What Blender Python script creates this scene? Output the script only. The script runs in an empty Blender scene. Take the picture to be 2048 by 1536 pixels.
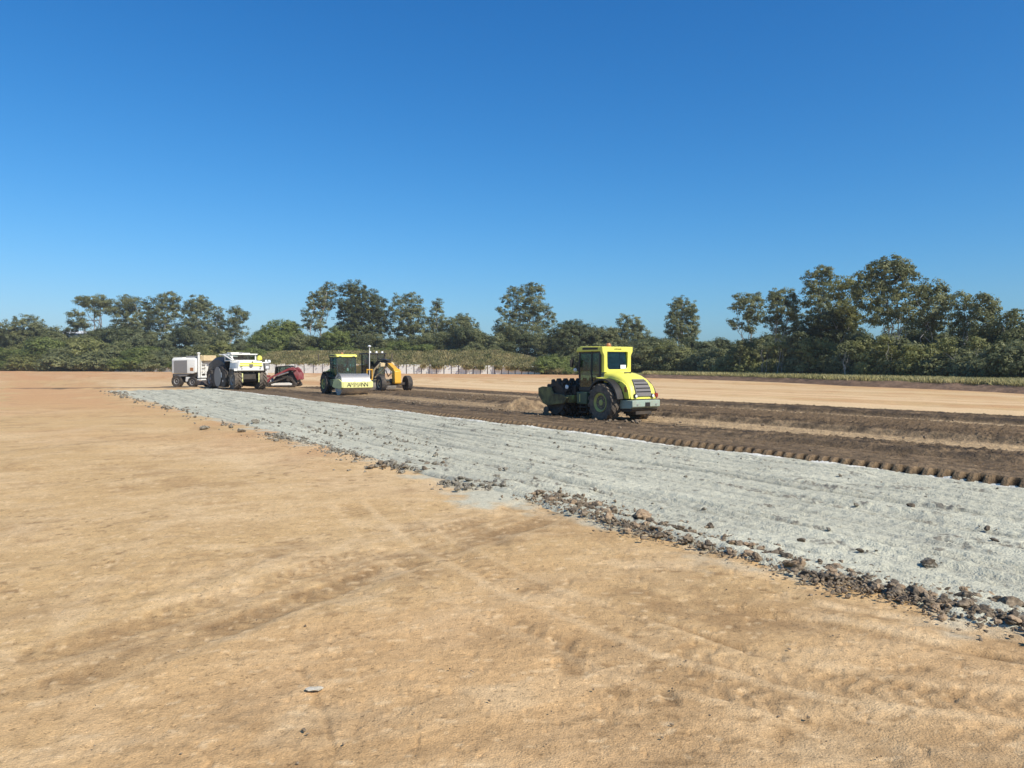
import bpy, math, random
import numpy as np
from mathutils import Vector, Matrix

random.seed(7)
RNG = np.random.default_rng(11)
R = math.radians
scene = bpy.context.scene
HAZE = 0.00028
COL = scene.collection

# ------------------------------------------------------------------ camera
F, CX, CY, HZ, CAMZ = 1547.0, 1024.0, 768.0, 726.0, 2.28
PITCH = math.atan((CY - HZ) / F)
cam = bpy.data.cameras.new('camera')
cam.sensor_width = 36.0
cam.lens = F / 2048.0 * 36.0
cam.clip_start = 0.1
cam.clip_end = 6000
co = bpy.data.objects.new('camera', cam)
co.location = (0, 0, CAMZ)
co.rotation_euler = (R(90) - PITCH, 0, 0)
COL.objects.link(co)
scene.camera = co
cp, sp = math.cos(PITCH), math.sin(PITCH)


def ray(px, py):
    a = (px - CX) / F
    b = -(py - CY) / F
    return Vector((a, cp + b * sp, -sp + b * cp))


def at(px, py, z=0.0):
    r = ray(px, py)
    t = (z - CAMZ) / r.z
    return Vector((0, 0, CAMZ)) + r * t


def atd(px, py, d):
    r = ray(px, py)
    return Vector((0, 0, CAMZ)) + r * (d / r.y)


# lane frame: s runs along the strips, t across them
U = np.array((-0.55, 0.835)); U /= np.linalg.norm(U)
N = np.array((U[1], -U[0]))


def st(s, t):
    return s * U[0] + t * N[0], s * U[1] + t * N[1]


def to_st(x, y):
    return x * U[0] + y * U[1], x * N[0] + y * N[1]


# ------------------------------------------------------------------ noise
def _hash(ix, iy, seed):
    h = (ix.astype(np.int64) * 374761393 + iy.astype(np.int64) * 668265263 + seed * 1442695041) & 0xFFFFFFFF
    h = ((h ^ (h >> 13)) * 1274126177) & 0xFFFFFFFF
    h = (h ^ (h >> 16)) & 0xFFFFFFFF
    return h


def perlin(x, y, seed=0):
    x = np.asarray(x, float); y = np.asarray(y, float)
    x0 = np.floor(x); y0 = np.floor(y)
    fx = x - x0; fy = y - y0
    u = fx * fx * fx * (fx * (fx * 6 - 15) + 10)
    v = fy * fy * fy * (fy * (fy * 6 - 15) + 10)

    def g(dx, dy):
        a = _hash(x0 + dx, y0 + dy, seed) * (2 * math.pi / 4294967296.0)
        return np.cos(a) * (fx - dx) + np.sin(a) * (fy - dy)
    n0 = g(0, 0) * (1 - u) + g(1, 0) * u
    n1 = g(0, 1) * (1 - u) + g(1, 1) * u
    return (n0 * (1 - v) + n1 * v) * 1.5


def fbm(x, y, o=4, seed=0, gain=0.5):
    r = 0; a = 1.0; f = 1.0
    for i in range(o):
        r = r + a * perlin(x * f + 17.3 * i, y * f - 9.1 * i, seed + i)
        a *= gain; f *= 2.03
    return r


def sstep(a, b, x):
    t = np.clip((x - a) / (b - a), 0, 1)
    return t * t * (3 - 2 * t)


# ------------------------------------------------------------------ materials
def new_mat(name):
    m = bpy.data.materials.new(name)
    m.use_nodes = True
    nt = m.node_tree
    b = nt.nodes['Principled BSDF']
    return m, nt, b


def lk(nt, a, b):
    nt.links.new(a, b)


def paint(name, col, dust=0.35, rough=0.45, dustcol=(0.30, 0.22, 0.14), scale=2.2, metal=0.0):
    m, nt, b = new_mat(name)
    tc = nt.nodes.new('ShaderNodeTexCoord')
    n1 = nt.nodes.new('ShaderNodeTexNoise'); n1.inputs['Scale'].default_value = scale
    n1.inputs['Detail'].default_value = 8; n1.inputs['Roughness'].default_value = 0.68
    lk(nt, tc.outputs['Object'], n1.inputs['Vector'])
    rp = nt.nodes.new('ShaderNodeValToRGB')
    rp.color_ramp.elements[0].position = 0.62 - 0.35 * dust
    rp.color_ramp.elements[0].color = (0, 0, 0, 1)
    rp.color_ramp.elements[1].position = 0.95 - 0.3 * dust
    rp.color_ramp.elements[1].color = (1, 1, 1, 1)
    lk(nt, n1.outputs['Fac'], rp.inputs['Fac'])
    mul = nt.nodes.new('ShaderNodeMath'); mul.operation = 'MULTIPLY'; mul.inputs[1].default_value = min(1, 0.35 + dust)
    lk(nt, rp.outputs['Color'], mul.inputs[0])
    mx = nt.nodes.new('ShaderNodeMix'); mx.data_type = 'RGBA'
    mx.inputs['A'].default_value = (*col, 1); mx.inputs['B'].default_value = (*dustcol, 1)
    lk(nt, mul.outputs[0], mx.inputs['Factor'])
    lk(nt, mx.outputs['Result'], b.inputs['Base Color'])
    mr = nt.nodes.new('ShaderNodeMapRange'); mr.inputs['To Min'].default_value = rough; mr.inputs['To Max'].default_value = 0.9
    lk(nt, mul.outputs[0], mr.inputs['Value'])
    lk(nt, mr.outputs['Result'], b.inputs['Roughness'])
    b.inputs['Metallic'].default_value = metal
    return m


def glass(name, tint=(0.3, 0.42, 0.42), refl=0.06):
    m, nt, b = new_mat(name)
    nt.nodes.remove(b)
    out = nt.nodes['Material Output']
    tr = nt.nodes.new('ShaderNodeBsdfTransparent'); tr.inputs['Color'].default_value = (*tint, 1)
    gl = nt.nodes.new('ShaderNodeBsdfGlossy'); gl.inputs['Roughness'].default_value = 0.08
    gl.inputs['Color'].default_value = (0.85, 0.95, 0.95, 1)
    mx = nt.nodes.new('ShaderNodeMixShader'); mx.inputs['Fac'].default_value = refl
    lk(nt, tr.outputs[0], mx.inputs[1]); lk(nt, gl.outputs[0], mx.inputs[2])
    lk(nt, mx.outputs[0], out.inputs['Surface'])
    return m


def soil(name, scales=((6, 0.35), (30, 0.25)), bump=((14, 0.02), (60, 0.006)), rough=0.95, specks=()):
    """base colour from the mesh's colour attribute (soil type, plus painted shade in the tilled strip), broken up by world-space grain"""
    m, nt, b = new_mat(name)
    at_ = nt.nodes.new('ShaderNodeVertexColor'); at_.layer_name = 'soil'
    tc = nt.nodes.new('ShaderNodeNewGeometry')
    cur = at_.outputs['Color']
    for sc, amt in scales:
        n = nt.nodes.new('ShaderNodeTexNoise'); n.inputs['Scale'].default_value = sc
        n.inputs['Detail'].default_value = 6; n.inputs['Roughness'].default_value = 0.7
        lk(nt, tc.outputs['Position'], n.inputs['Vector'])
        mr = nt.nodes.new('ShaderNodeMapRange')
        mr.inputs['From Min'].default_value = 0.3; mr.inputs['From Max'].default_value = 0.7
        mr.inputs['To Min'].default_value = 1 - amt; mr.inputs['To Max'].default_value = 1 + amt
        lk(nt, n.outputs['Fac'], mr.inputs['Value'])
        vm = nt.nodes.new('ShaderNodeVectorMath'); vm.operation = 'SCALE'
        lk(nt, cur, vm.inputs[0]); lk(nt, mr.outputs['Result'], vm.inputs['Scale'])
        cur = vm.outputs['Vector']
    for sc, lo, hi, f in specks:      # loose dark crumbs and pale grit
        n = nt.nodes.new('ShaderNodeTexNoise'); n.inputs['Scale'].default_value = sc
        n.inputs['Detail'].default_value = 3; n.inputs['Roughness'].default_value = 0.6
        lk(nt, tc.outputs['Position'], n.inputs['Vector'])
        mr = nt.nodes.new('ShaderNodeMapRange'); mr.inputs['From Min'].default_value = lo; mr.inputs['From Max'].default_value = hi
        mr.inputs['To Min'].default_value = 1; mr.inputs['To Max'].default_value = f
        lk(nt, n.outputs['Fac'], mr.inputs['Value'])
        vm = nt.nodes.new('ShaderNodeVectorMath'); vm.operation = 'SCALE'
        lk(nt, cur, vm.inputs[0]); lk(nt, mr.outputs['Result'], vm.inputs['Scale'])
        cur = vm.outputs['Vector']
    lk(nt, cur, b.inputs['Base Color'])
    prev = None
    for sc, dist in bump:
        n = nt.nodes.new('ShaderNodeTexNoise'); n.inputs['Scale'].default_value = sc
        n.inputs['Detail'].default_value = 5
        lk(nt, tc.outputs['Position'], n.inputs['Vector'])
        bp = nt.nodes.new('ShaderNodeBump'); bp.inputs['Distance'].default_value = dist
        bp.inputs['Strength'].default_value = 1.0
        lk(nt, n.outputs['Fac'], bp.inputs['Height'])
        if prev: lk(nt, prev, bp.inputs['Normal'])
        prev = bp.outputs['Normal']
    if prev: lk(nt, prev, b.inputs['Normal'])
    b.inputs['Roughness'].default_value = rough
    b.inputs['Specular IOR Level'].default_value = 0.15
    return m


def foliage(name, dark, light, trans=0.42):
    m, nt, b = new_mat(name)
    out = nt.nodes['Material Output']
    a = nt.nodes.new('ShaderNodeAttribute'); a.attribute_name = 'tint'
    mx = nt.nodes.new('ShaderNodeMix'); mx.data_type = 'RGBA'
    mx.inputs['A'].default_value = (*dark, 1); mx.inputs['B'].default_value = (*light, 1)
    lk(nt, a.outputs['Fac'], mx.inputs['Factor'])
    lk(nt, mx.outputs['Result'], b.inputs['Base Color'])
    b.inputs['Roughness'].default_value = 0.55
    b.inputs['Specular IOR Level'].default_value = 0.35
    t = nt.nodes.new('ShaderNodeBsdfTranslucent')
    lk(nt, mx.outputs['Result'], t.inputs['Color'])
    ms = nt.nodes.new('ShaderNodeMixShader'); ms.inputs['Fac'].default_value = trans
    lk(nt, b.outputs[0], ms.inputs[1]); lk(nt, t.outputs[0], ms.inputs[2])
    lk(nt, ms.outputs[0], out.inputs['Surface'])
    return m


M = {}
YEL = (0.80, 0.74, 0.11)
M['yellow'] = paint('lime_yellow_paint', YEL, 0.30, 0.42, (0.46, 0.40, 0.22), 3.5)
M['yellow_dusty'] = paint('dusty_yellow_paint', (0.70, 0.66, 0.16), 0.5, 0.5, (0.34, 0.30, 0.16))
M['yellow_mud'] = paint('muddy_yellow_paint', (0.26, 0.245, 0.075), 1.0, 0.6, (0.065, 0.048, 0.03))
M['pale_yellow'] = paint('pale_yellow_paint', (0.80, 0.77, 0.30), 0.30, 0.4)
M['orange'] = paint('grader_orange_paint', (0.78, 0.40, 0.035), 0.22, 0.4)
M['cream'] = paint('worn_cream_paint', (0.72, 0.55, 0.30), 0.4, 0.5)
M['red'] = paint('loader_red_paint', (0.27, 0.032, 0.035), 0.55, 0.5, (0.36, 0.20, 0.17))
M['white'] = paint('white_paint', (0.82, 0.79, 0.70), 0.35, 0.45, (0.50, 0.44, 0.34))
M['grey_panel'] = paint('grey_panel_paint', (0.25, 0.235, 0.215), 0.2, 0.5)
M['green_grey'] = paint('green_grey_paint', (0.34, 0.42, 0.33), 0.5, 0.45)
M['dark_green'] = paint('dark_green_paint', (0.060, 0.095, 0.045), 0.25, 0.5, (0.10, 0.09, 0.06))
M['teal_dark'] = paint('dark_teal_paint', (0.030, 0.045, 0.042), 0.3, 0.5, (0.09, 0.075, 0.055))
M['black'] = paint('black_paint', (0.020, 0.017, 0.014), 0.35, 0.5, (0.085, 0.064, 0.042))
M['dark'] = paint('dark_grease_steel', (0.036, 0.030, 0.024), 0.6, 0.65, (0.11, 0.08, 0.05))
M['rubber'] = paint('dusty_rubber', (0.034, 0.029, 0.024), 0.6, 0.85, (0.16, 0.125, 0.09), 4)
M['rubber_dust'] = paint('dust_coated_rubber', (0.075, 0.063, 0.049), 0.7, 0.9, (0.25, 0.195, 0.135), 4)
M['steel'] = paint('polished_drum_steel', (0.52, 0.49, 0.44), 0.50, 0.42, (0.14, 0.115, 0.09), 3, 0.65)
M['drum'] = paint('soiled_drum_steel', (0.035, 0.028, 0.021), 0.6, 0.75, (0.085, 0.06, 0.038), 3, 0.0)
M['rim'] = paint('dusty_olive_rim', (0.46, 0.45, 0.12), 0.5, 0.6, (0.22, 0.18, 0.10), 5)
M['grille'] = paint('brown_grey_grille', (0.16, 0.145, 0.13), 0.4, 0.6)
M['slot'] = paint('grille_gap_black', (0.015, 0.015, 0.015), 0.1, 0.8)
M['lamp_white'] = paint('lamp_glass', (0.85, 0.85, 0.82), 0.0, 0.1)
M['amber'] = paint('amber_plastic', (0.42, 0.17, 0.05), 0.15, 0.3)
M['lamp_red'] = paint('red_plastic', (0.30, 0.03, 0.02), 0.2, 0.3)
M['text'] = paint('black_lettering', (0.02, 0.02, 0.015), 0.05, 0.6, (0.55, 0.5, 0.2), 9)
M['text_worn'] = paint('worn_lettering', (0.10, 0.09, 0.03), 0.7, 0.6, (0.7, 0.66, 0.28), 9)
M['glass'] = glass('cab_glass')
M['glass_teal'] = glass('teal_cab_glass', (0.50, 0.72, 0.74), 0.07)
M['glass_rear'] = glass('rear_cab_glass', (0.42, 0.62, 0.62), 0.035)
M['glass_dark'] = glass('dark_cab_glass', (0.62, 0.68, 0.65), 0.05)
M['seat'] = paint('seat_fabric', (0.03, 0.035, 0.04), 0.2, 0.9)
M['paper'] = paint('white_sticker', (0.8, 0.8, 0.8), 0.0, 0.7)
M['concrete'] = paint('pale_concrete', (0.88, 0.87, 0.76), 0.34, 0.85, (0.34, 0.33, 0.28), 1.4)
M['wallpost'] = paint('rusted_steel_post', (0.10, 0.08, 0.07), 0.3, 0.8)
M['bark'] = paint('pale_gum_bark', (0.50, 0.46, 0.40), 0.5, 0.85, (0.20, 0.17, 0.14), 3)
M['bark_grey'] = paint('grey_bark', (0.22, 0.19, 0.16), 0.5, 0.9, (0.10, 0.08, 0.06), 3)
M['roofmetal'] = paint('pale_roof_metal', (0.88, 0.88, 0.86), 0.1, 0.5)
M['shedwall'] = paint('shed_wall_metal', (0.16, 0.19, 0.21), 0.1, 0.6)
M['leaf_gum'] = foliage('gum_leaves', (0.090, 0.108, 0.036), (0.355, 0.350, 0.150))
M['leaf_dark'] = foliage('dark_leaves', (0.052, 0.068, 0.022), (0.210, 0.225, 0.088))
M['leaf_mid'] = foliage('mid_green_leaves', (0.092, 0.128, 0.026), (0.335, 0.365, 0.105))
M['leaf_olive'] = foliage('olive_leaves', (0.145, 0.158, 0.040), (0.41, 0.395, 0.145))
M['leaf_blue'] = foliage('blue_green_leaves', (0.088, 0.108, 0.046), (0.31, 0.32, 0.150))
M['grass'] = foliage('seeding_grass', (0.25, 0.25, 0.085), (0.60, 0.51, 0.235))
M['weed'] = foliage('dry_weeds', (0.12, 0.145, 0.04), (0.42, 0.34, 0.155))
M['soil_ground'] = soil('graded_tan_dirt', ((7, 0.10), (34, 0.15), (120, 0.18)), ((14, 0.012), (70, 0.010)), specks=((9, .62, .70, .76), (24, .61, .68, .60), (60, .62, .68, .62), (38, .65, .70, 1.45)))
M['soil_lime'] = soil('powdered_lime', ((5, 0.10), (26, 0.16)), ((10, 0.034), (40, 0.012)), specks=((5, .60, .68, .82), (16, .62, .69, .66)))
M['soil_till'] = soil('tilled_brown_soil', ((4, 0.22), (18, 0.30)), ((8, 0.07), (30, 0.03)))
M['soil_bank'] = soil('weedy_bank_soil', ((0.8, 0.25), (4, 0.3)), ((3, 0.1),))


def clodmat(name, c, d):
    m, nt, b = new_mat(name)
    g = nt.nodes.new('ShaderNodeNewGeometry')
    n = nt.nodes.new('ShaderNodeTexNoise'); n.inputs['Scale'].default_value = 22; n.inputs['Detail'].default_value = 5
    lk(nt, g.outputs['Position'], n.inputs['Vector'])
    mx = nt.nodes.new('ShaderNodeMix'); mx.data_type = 'RGBA'
    mx.inputs['A'].default_value = (*c, 1); mx.inputs['B'].default_value = (*d, 1)
    mr = nt.nodes.new('ShaderNodeMapRange'); mr.inputs['From Min'].default_value = 0.35; mr.inputs['From Max'].default_value = 0.65
    lk(nt, n.outputs['Fac'], mr.inputs['Value']); lk(nt, mr.outputs['Result'], mx.inputs['Factor'])
    lk(nt, mx.outputs['Result'], b.inputs['Base Color'])
    bp = nt.nodes.new('ShaderNodeBump'); bp.inputs['Distance'].default_value = 0.02
    lk(nt, n.outputs['Fac'], bp.inputs['Height']); lk(nt, bp.outputs['Normal'], b.inputs['Normal'])
    b.inputs['Roughness'].default_value = 0.95; b.inputs['Specular IOR Level'].default_value = 0.1
    return m


M['clod'] = clodmat('brown_clod', (0.135, 0.100, 0.064), (0.29, 0.222, 0.148))
M['clod_dark'] = clodmat('dark_clod', (0.075, 0.059, 0.042), (0.175, 0.138, 0.098))
M['clod_grey'] = clodmat('lime_dusted_clod', (0.12, 0.10, 0.07), (0.30, 0.265, 0.20))
M['clod_tan'] = clodmat('tan_clod', (0.26, 0.175, 0.105), (0.40, 0.29, 0.18))


# ------------------------------------------------------------------ objects
def tag(o, label=None, cat=None, group=None, kind=None):
    if label: o['label'] = label
    if cat: o['category'] = cat
    if group: o['group'] = group
    if kind: o['kind'] = kind
    return o


def thing(name, label, cat, loc, yaw=0.0, group=None):
    o = bpy.data.objects.new(name, None)
    o.empty_display_size = 0.2
    COL.objects.link(o)
    o.location = loc
    o.rotation_euler = (0, 0, yaw)
    return tag(o, label, cat, group)


def link_mesh(name, me, mat, parent=None):
    o = bpy.data.objects.new(name, me)
    COL.objects.link(o)
    if mat: me.materials.append(mat)
    if parent: o.parent = parent
    return o


class MB:
    def __init__(s):
        s.v = []; s.f = []

    def add(s, vs, fs):
        k = len(s.v)
        s.v += [tuple(v) for v in vs]
        s.f += [tuple(i + k for i in f) for f in fs]
        return s

    def box(s, c, d, rot=None):
        hx, hy, hz = d[0] / 2, d[1] / 2, d[2] / 2
        vs = [Vector((x, y, z)) for x in (-hx, hx) for y in (-hy, hy) for z in (-hz, hz)]
        if rot is not None: vs = [rot @ v for v in vs]
        c = Vector(c)
        return s.add([v + c for v in vs], [(0, 1, 3, 2), (4, 6, 7, 5), (0, 4, 5, 1), (2, 3, 7, 6), (0, 2, 6, 4), (1, 5, 7, 3)])

    def cyl(s, p0, p1, r0, r1=None, n=12):
        p0 = Vector(p0); p1 = Vector(p1); r1 = r0 if r1 is None else r1
        d = (p1 - p0).normalized()
        a = d.orthogonal().normalized(); b = d.cross(a)
        vs = []
        for p, r in ((p0, r0), (p1, r1)):
            for i in range(n):
                t = 2 * math.pi * i / n
                vs.append(p + a * (r * math.cos(t)) + b * (r * math.sin(t)))
        fs = [(i, (i + 1) % n, n + (i + 1) % n, n + i) for i in range(n)]
        fs += [tuple(range(n - 1, -1, -1)), tuple(range(n, 2 * n))]
        return s.add(vs, fs)

    def tube(s, pts, rs, n=8):
        pts = [Vector(p) for p in pts]
        if not hasattr(rs, '__len__'): rs = [rs] * len(pts)
        vs = []; fs = []
        a = None
        for i, p in enumerate(pts):
            d = (pts[min(i + 1, len(pts) - 1)] - pts[max(i - 1, 0)]).normalized()
            if a is None: a = d.orthogonal().normalized()
            a = (a - d * a.dot(d)).normalized(); b = d.cross(a)
            for k in range(n):
                t = 2 * math.pi * k / n
                vs.append(p + a * (rs[i] * math.cos(t)) + b * (rs[i] * math.sin(t)))
        for i in range(len(pts) - 1):
            for k in range(n):
                fs.append((i * n + k, i * n + (k + 1) % n, (i + 1) * n + (k + 1) % n, (i + 1) * n + k))
        fs += [tuple(range(n - 1, -1, -1)), tuple(range((len(pts) - 1) * n, len(pts) * n))]
        return s.add(vs, fs)

    def prism(s, poly, y0, y1, axes='xz'):
        n = len(poly)
        def P(a, b, c):
            return (a, c, b) if axes == 'xz' else ((c, a, b) if axes == 'yz' else (a, b, c))
        vs = [P(a, b, y0) for a, b in poly] + [P(a, b, y1) for a, b in poly]
        fs = [tuple(range(n)), tuple(range(2 * n - 1, n - 1, -1))]
        fs += [(i, n + i, n + (i + 1) % n, (i + 1) % n) for i in range(n)]
        return s.add(vs, fs)

    def ring(s, outer, inner, c0, c1, axes='yz'):
        n = len(outer)
        def P(a, b, c):
            return (a, c, b) if axes == 'xz' else ((c, a, b) if axes == 'yz' else (a, b, c))
        vs = [P(a, b, c) for c in (c0, c1) for poly in (outer, inner) for a, b in poly]
        fs = []
        for i in range(n):
            j = (i + 1) % n
            fs.append((i, j, n + j, n + i))
            fs.append((2 * n + i, 3 * n + i, 3 * n + j, 2 * n + j))
            fs.append((i, 2 * n + i, 2 * n + j, j))
            fs.append((n + i, n + j, 3 * n + j, 3 * n + i))
        return s.add(vs, fs)

    def loft(s, rings, cap=True):
        n = len(rings[0]); vs = [v for r in rings for v in r]; fs = []
        for i in range(len(rings) - 1):
            for k in range(n):
                fs.append((i * n + k, i * n + (k + 1) % n, (i + 1) * n + (k + 1) % n, (i + 1) * n + k))
        if cap:
            fs.append(tuple(range(n - 1, -1, -1))); fs.append(tuple(range((len(rings) - 1) * n, len(rings) * n)))
        return s.add(vs, fs)

    def lathe(s, prof, c=(0, 0, 0), n=28, axis='y'):
        c = Vector(c); rings = []
        for r, a in prof:
            ring = []
            for i in range(n):
                t = 2 * math.pi * i / n
                if axis == 'y': p = Vector((r * math.cos(t), a, r * math.sin(t)))
                elif axis == 'z': p = Vector((r * math.cos(t), r * math.sin(t), a))
                else: p = Vector((a, r * math.cos(t), r * math.sin(t)))
                ring.append(p + c)
            rings.append(ring)
        return s.loft(rings)

    def build(s, name, mat, parent=None, bevel=0.0, smooth=35):
        me = bpy.data.meshes.new(name)
        me.from_pydata(s.v, [], s.f)
        import bmesh
        bm = bmesh.new(); bm.from_mesh(me)
        bmesh.ops.recalc_face_normals(bm, faces=bm.faces)
        bm.to_mesh(me); bm.free()
        if smooth:
            me.polygons.foreach_set('use_smooth', [True] * len(me.polygons))
            me.set_sharp_from_angle(angle=R(smooth))
        o = link_mesh(name, me, mat, parent)
        if bevel:
            b = o.modifiers.new('bevel', 'BEVEL'); b.width = bevel; b.segments = 2
            b.limit_method = 'ANGLE'; b.angle_limit = R(40)
        return o


def text_mesh(name, txt, size, mat, parent, loc, rot, ext=0.004):
    cu = bpy.data.curves.new(name, 'FONT'); cu.body = txt; cu.size = size; cu.extrude = ext
    cu.align_x = 'CENTER'; cu.align_y = 'CENTER'
    tmp = bpy.data.objects.new(name + '_curve', cu); COL.objects.link(tmp)
    bpy.context.view_layer.update()
    me = bpy.data.meshes.new_from_object(tmp.evaluated_get(bpy.context.evaluated_depsgraph_get()))
    bpy.data.objects.remove(tmp); bpy.data.curves.remove(cu)
    me.name = name
    o = link_mesh(name, me, None, parent)
    me.materials.clear(); me.materials.append(mat)
    o.location = loc; o.rotation_euler = rot
    return o


# ------------------------------------------------------------------ terrain sheets
def grid_mesh(name, X, Y, Z, C, mat, kind='structure'):
    nr, nc = X.shape
    v = np.stack([X, Y, Z], -1).reshape(-1, 3).astype(np.float32)
    i = np.arange((nr - 1) * (nc - 1)); r = i // (nc - 1); c = i % (nc - 1)
    a = r * nc + c
    f = np.stack([a, a + 1, a + nc + 1, a + nc], -1).astype(np.int32)
    # keep faces looking up
    p = v[f[:, :3]]
    nz = np.cross(p[:, 1] - p[:, 0], p[:, 2] - p[:, 0])[:, 2].sum()
    if nz < 0: f = f[:, ::-1].copy()
    me = bpy.data.meshes.new(name)
    me.vertices.add(len(v)); me.vertices.foreach_set('co', v.ravel())
    me.loops.add(f.size); me.loops.foreach_set('vertex_index', f.ravel())
    me.polygons.add(len(f)); me.polygons.foreach_set('loop_start', np.arange(0, f.size, 4, dtype=np.int32))
    me.polygons.foreach_set('use_smooth', np.ones(len(f), bool))
    me.update(calc_edges=True)
    ca = me.color_attributes.new('soil', 'FLOAT_COLOR', 'POINT')
    rgba = np.ones((len(v), 4), np.float32); rgba[:, :3] = np.clip(C.reshape(-1, 3), 0.004, 0.95)
    ca.data.foreach_set('color', rgba.ravel())
    o = link_mesh(name, me, mat)
    if kind: o['kind'] = kind
    return o


def mixc(a, b, f):
    f = np.clip(f, 0, 1)[..., None]
    return a * (1 - f) + np.asarray(b) * f


TAN = np.array((0.585, 0.380, 0.172)); ORANGE = np.array((0.570, 0.312, 0.142)); PALE = np.array((0.70, 0.490, 0.262))
BROWN = np.array((0.37, 0.222, 0.098)); LIME = np.array((0.535, 0.500, 0.362))
SOILB = np.array((0.150, 0.100, 0.055)); SOILD = np.array((0.070, 0.050, 0.032)); SOILT = np.array((0.44, 0.305, 0.165))
T0, T1, T2 = 7.35, 15.35, 33.0     # near edge of the grey strip, its far edge, far edge of the tilled soil
SEND = 71.0                        # where the strips end


def near_edge(s):
    return T0 + 0.22 * fbm(s / 3.0, s * 0 + 3.3, 3, 5) + 0.10 * perlin(s / 0.55, s * 0 + 1.7, 9)


def seg_dist(x, y, pts):
    d = np.full(x.shape, 1e9)
    for (ax, ay), (bx, by) in zip(pts[:-1], pts[1:]):
        vx, vy = bx - ax, by - ay
        t = np.clip(((x - ax) * vx + (y - ay) * vy) / (vx * vx + vy * vy), 0, 1)
        d = np.minimum(d, np.hypot(x - ax - t * vx, y - ay - t * vy))
    return d


def px_path(pts):
    return [tuple(at(*p)[:2]) for p in pts]


# ---- ground
rr = np.concatenate([[0.0, 1.2, 2.4], np.geomspace(3.6, 90, 470), np.geomspace(95, 3200, 60)])
th = np.concatenate([np.linspace(-math.pi, -0.80, 50)[:-1], np.linspace(-0.80, 0.80, 760), np.linspace(0.80, math.pi, 50)[1:]])
RR, TH = np.meshgrid(rr, th, indexing='ij')
GX = RR * np.sin(TH); GY = RR * np.cos(TH)
GS, GT = to_st(GX, GY)
near = 1 - sstep(40, 85, RR)
gz = (0.004 * fbm(GX / 0.16, GY / 0.16, 3, 21) * (1 - sstep(9, 24, RR)) + 0.005 * fbm(GX / 0.55, GY / 0.55, 3, 22) + 0.035 * fbm(GX / 3.2, GY / 3.2, 3, 23)) * near
# faint wheel tracks pressed in the dirt (paths taken across the pad)
TRK = [
    (px_path([(1200, 985), (1020, 1050), (760, 1130), (480, 1225), (150, 1330)]), 0.50, 0.030, 0.72),
    (px_path([(640, 880), (760, 900), (900, 945), (1100, 1000)]), 0.45, 0.022, 0.6),
    (px_path([(1480, 1215), (1700, 1255), (2048, 1330), (2400, 1400)]), 0.10, 0.022, 0.7),
    (px_path([(1560, 1195), (1800, 1240), (2100, 1300)]), 0.12, 0.018, 0.5),
    (px_path([(1240, 1220), (1430, 1275), (1560, 1315)]), 0.05, 0.02, 0.8),
    (px_path([(1320, 1150), (1450, 1185), (1600, 1235)]), 0.55, 0.01, 0.45),
    (px_path([(1560, 1485), (1650, 1465), (1750, 1492)]), 0.22, 0.02, 1.0),
    (px_path([(1120, 1290), (1150, 1330)]), 0.16, 0.012, 0.9),
    (px_path([(1250, 1190), (1420, 1225), (1480, 1240)]), 0.35, 0.008, 0.75),
    (px_path([(1000, 1270), (1280, 1310), (1560, 1390), (1900, 1500)]), 0.35, 0.012, 0.35),
]
stain = np.zeros_like(GX)
wob = 0.25 * fbm(GX / 0.6, GY / 0.6, 3, 31)
for pts, w, dep, am in TRK:
    dd = seg_dist(GX, GY, pts) + wob * w * 1.6
    k = 1 - sstep(w * 0.35, w * 1.35, dd)
    gz -= dep * k * near
    stain = np.maximum(stain, am * k * (0.65 + 0.6 * fbm(GX / 0.3, GY / 0.3, 3, 33)))
# lug prints where machines turned, in patches
prints = sstep(0.12, 0.5, fbm(GX / 2.4, GY / 2.4, 2, 41)) * (1 - sstep(10, 26, RR))
fine = np.abs(fbm(GX / 0.10, GY / 0.13, 3, 42)); pit = sstep(0.55, 0.95, fbm(GX / 0.13, GY / 0.17, 3, 43)) * (1 - sstep(8, 18, RR))
gz += (0.007 * fine * (0.4 + prints) - 0.012 * pit) * (1 - sstep(9, 20, RR))
ed = near_edge(GS)
inside = sstep(0.05, 0.45, GT - ed) * sstep(T2 + 0.2, T2 - 1.2, GT) * sstep(SEND + 1.0, SEND - 1.0, GS) * sstep(-40, -36, GS)
gz = gz - 0.30 * inside
n_big = fbm(GX / 5.5, GY / 5.5, 4, 51); n_mid = fbm(GX / 1.1, GY / 1.1, 4, 52); n_sm = fbm(GX / 0.22, GY / 0.16, 4, 53)
C = np.broadcast_to(TAN, GX.shape + (3,)).copy()
C = mixc(C, PALE, 0.5 * sstep(-0.05, 0.8, n_big) + 0.28 * sstep(0.1, 0.8, n_mid))
C = mixc(C, ORANGE, 0.30 * sstep(-0.05, 0.7, fbm(GX / 9.0, GY / 9.0, 3, 97)))
ca, sa = math.cos(0.5), math.sin(0.5)
GA = GX * ca + GY * sa; GB = -GX * sa + GY * ca            # scrape direction of the blade
scr = fbm(GA / 2.6, GB / 0.55, 6, 99, 0.62)
C = mixc(C, BROWN, 0.40 * sstep(0.20, 0.62, fbm(GX / 1.9, GY / 1.9, 6, 54, 0.62)) + 0.32 * sstep(0.28, 0.62, n_sm) * (1 - sstep(12, 40, RR)))
C = mixc(C, BROWN * 1.05, 0.22 * sstep(0.18, 0.55, scr) * (1 - sstep(16, 45, RR)))
C = mixc(C, PALE * 1.02, 0.22 * sstep(0.22, 0.60, -scr) * (1 - sstep(16, 45, RR)))
gz = gz - 0.006 * np.clip(scr, -1, 1) * (1 - sstep(10, 22, RR))
rightness = sstep(-2, 6, GX) * (1 - sstep(8, 14, GY))
C = mixc(C, BROWN * 0.92, rightness * 0.62 * sstep(0.16, 0.55, fbm(GX / 0.75, GY / 0.65, 6, 55, 0.62)))
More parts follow.
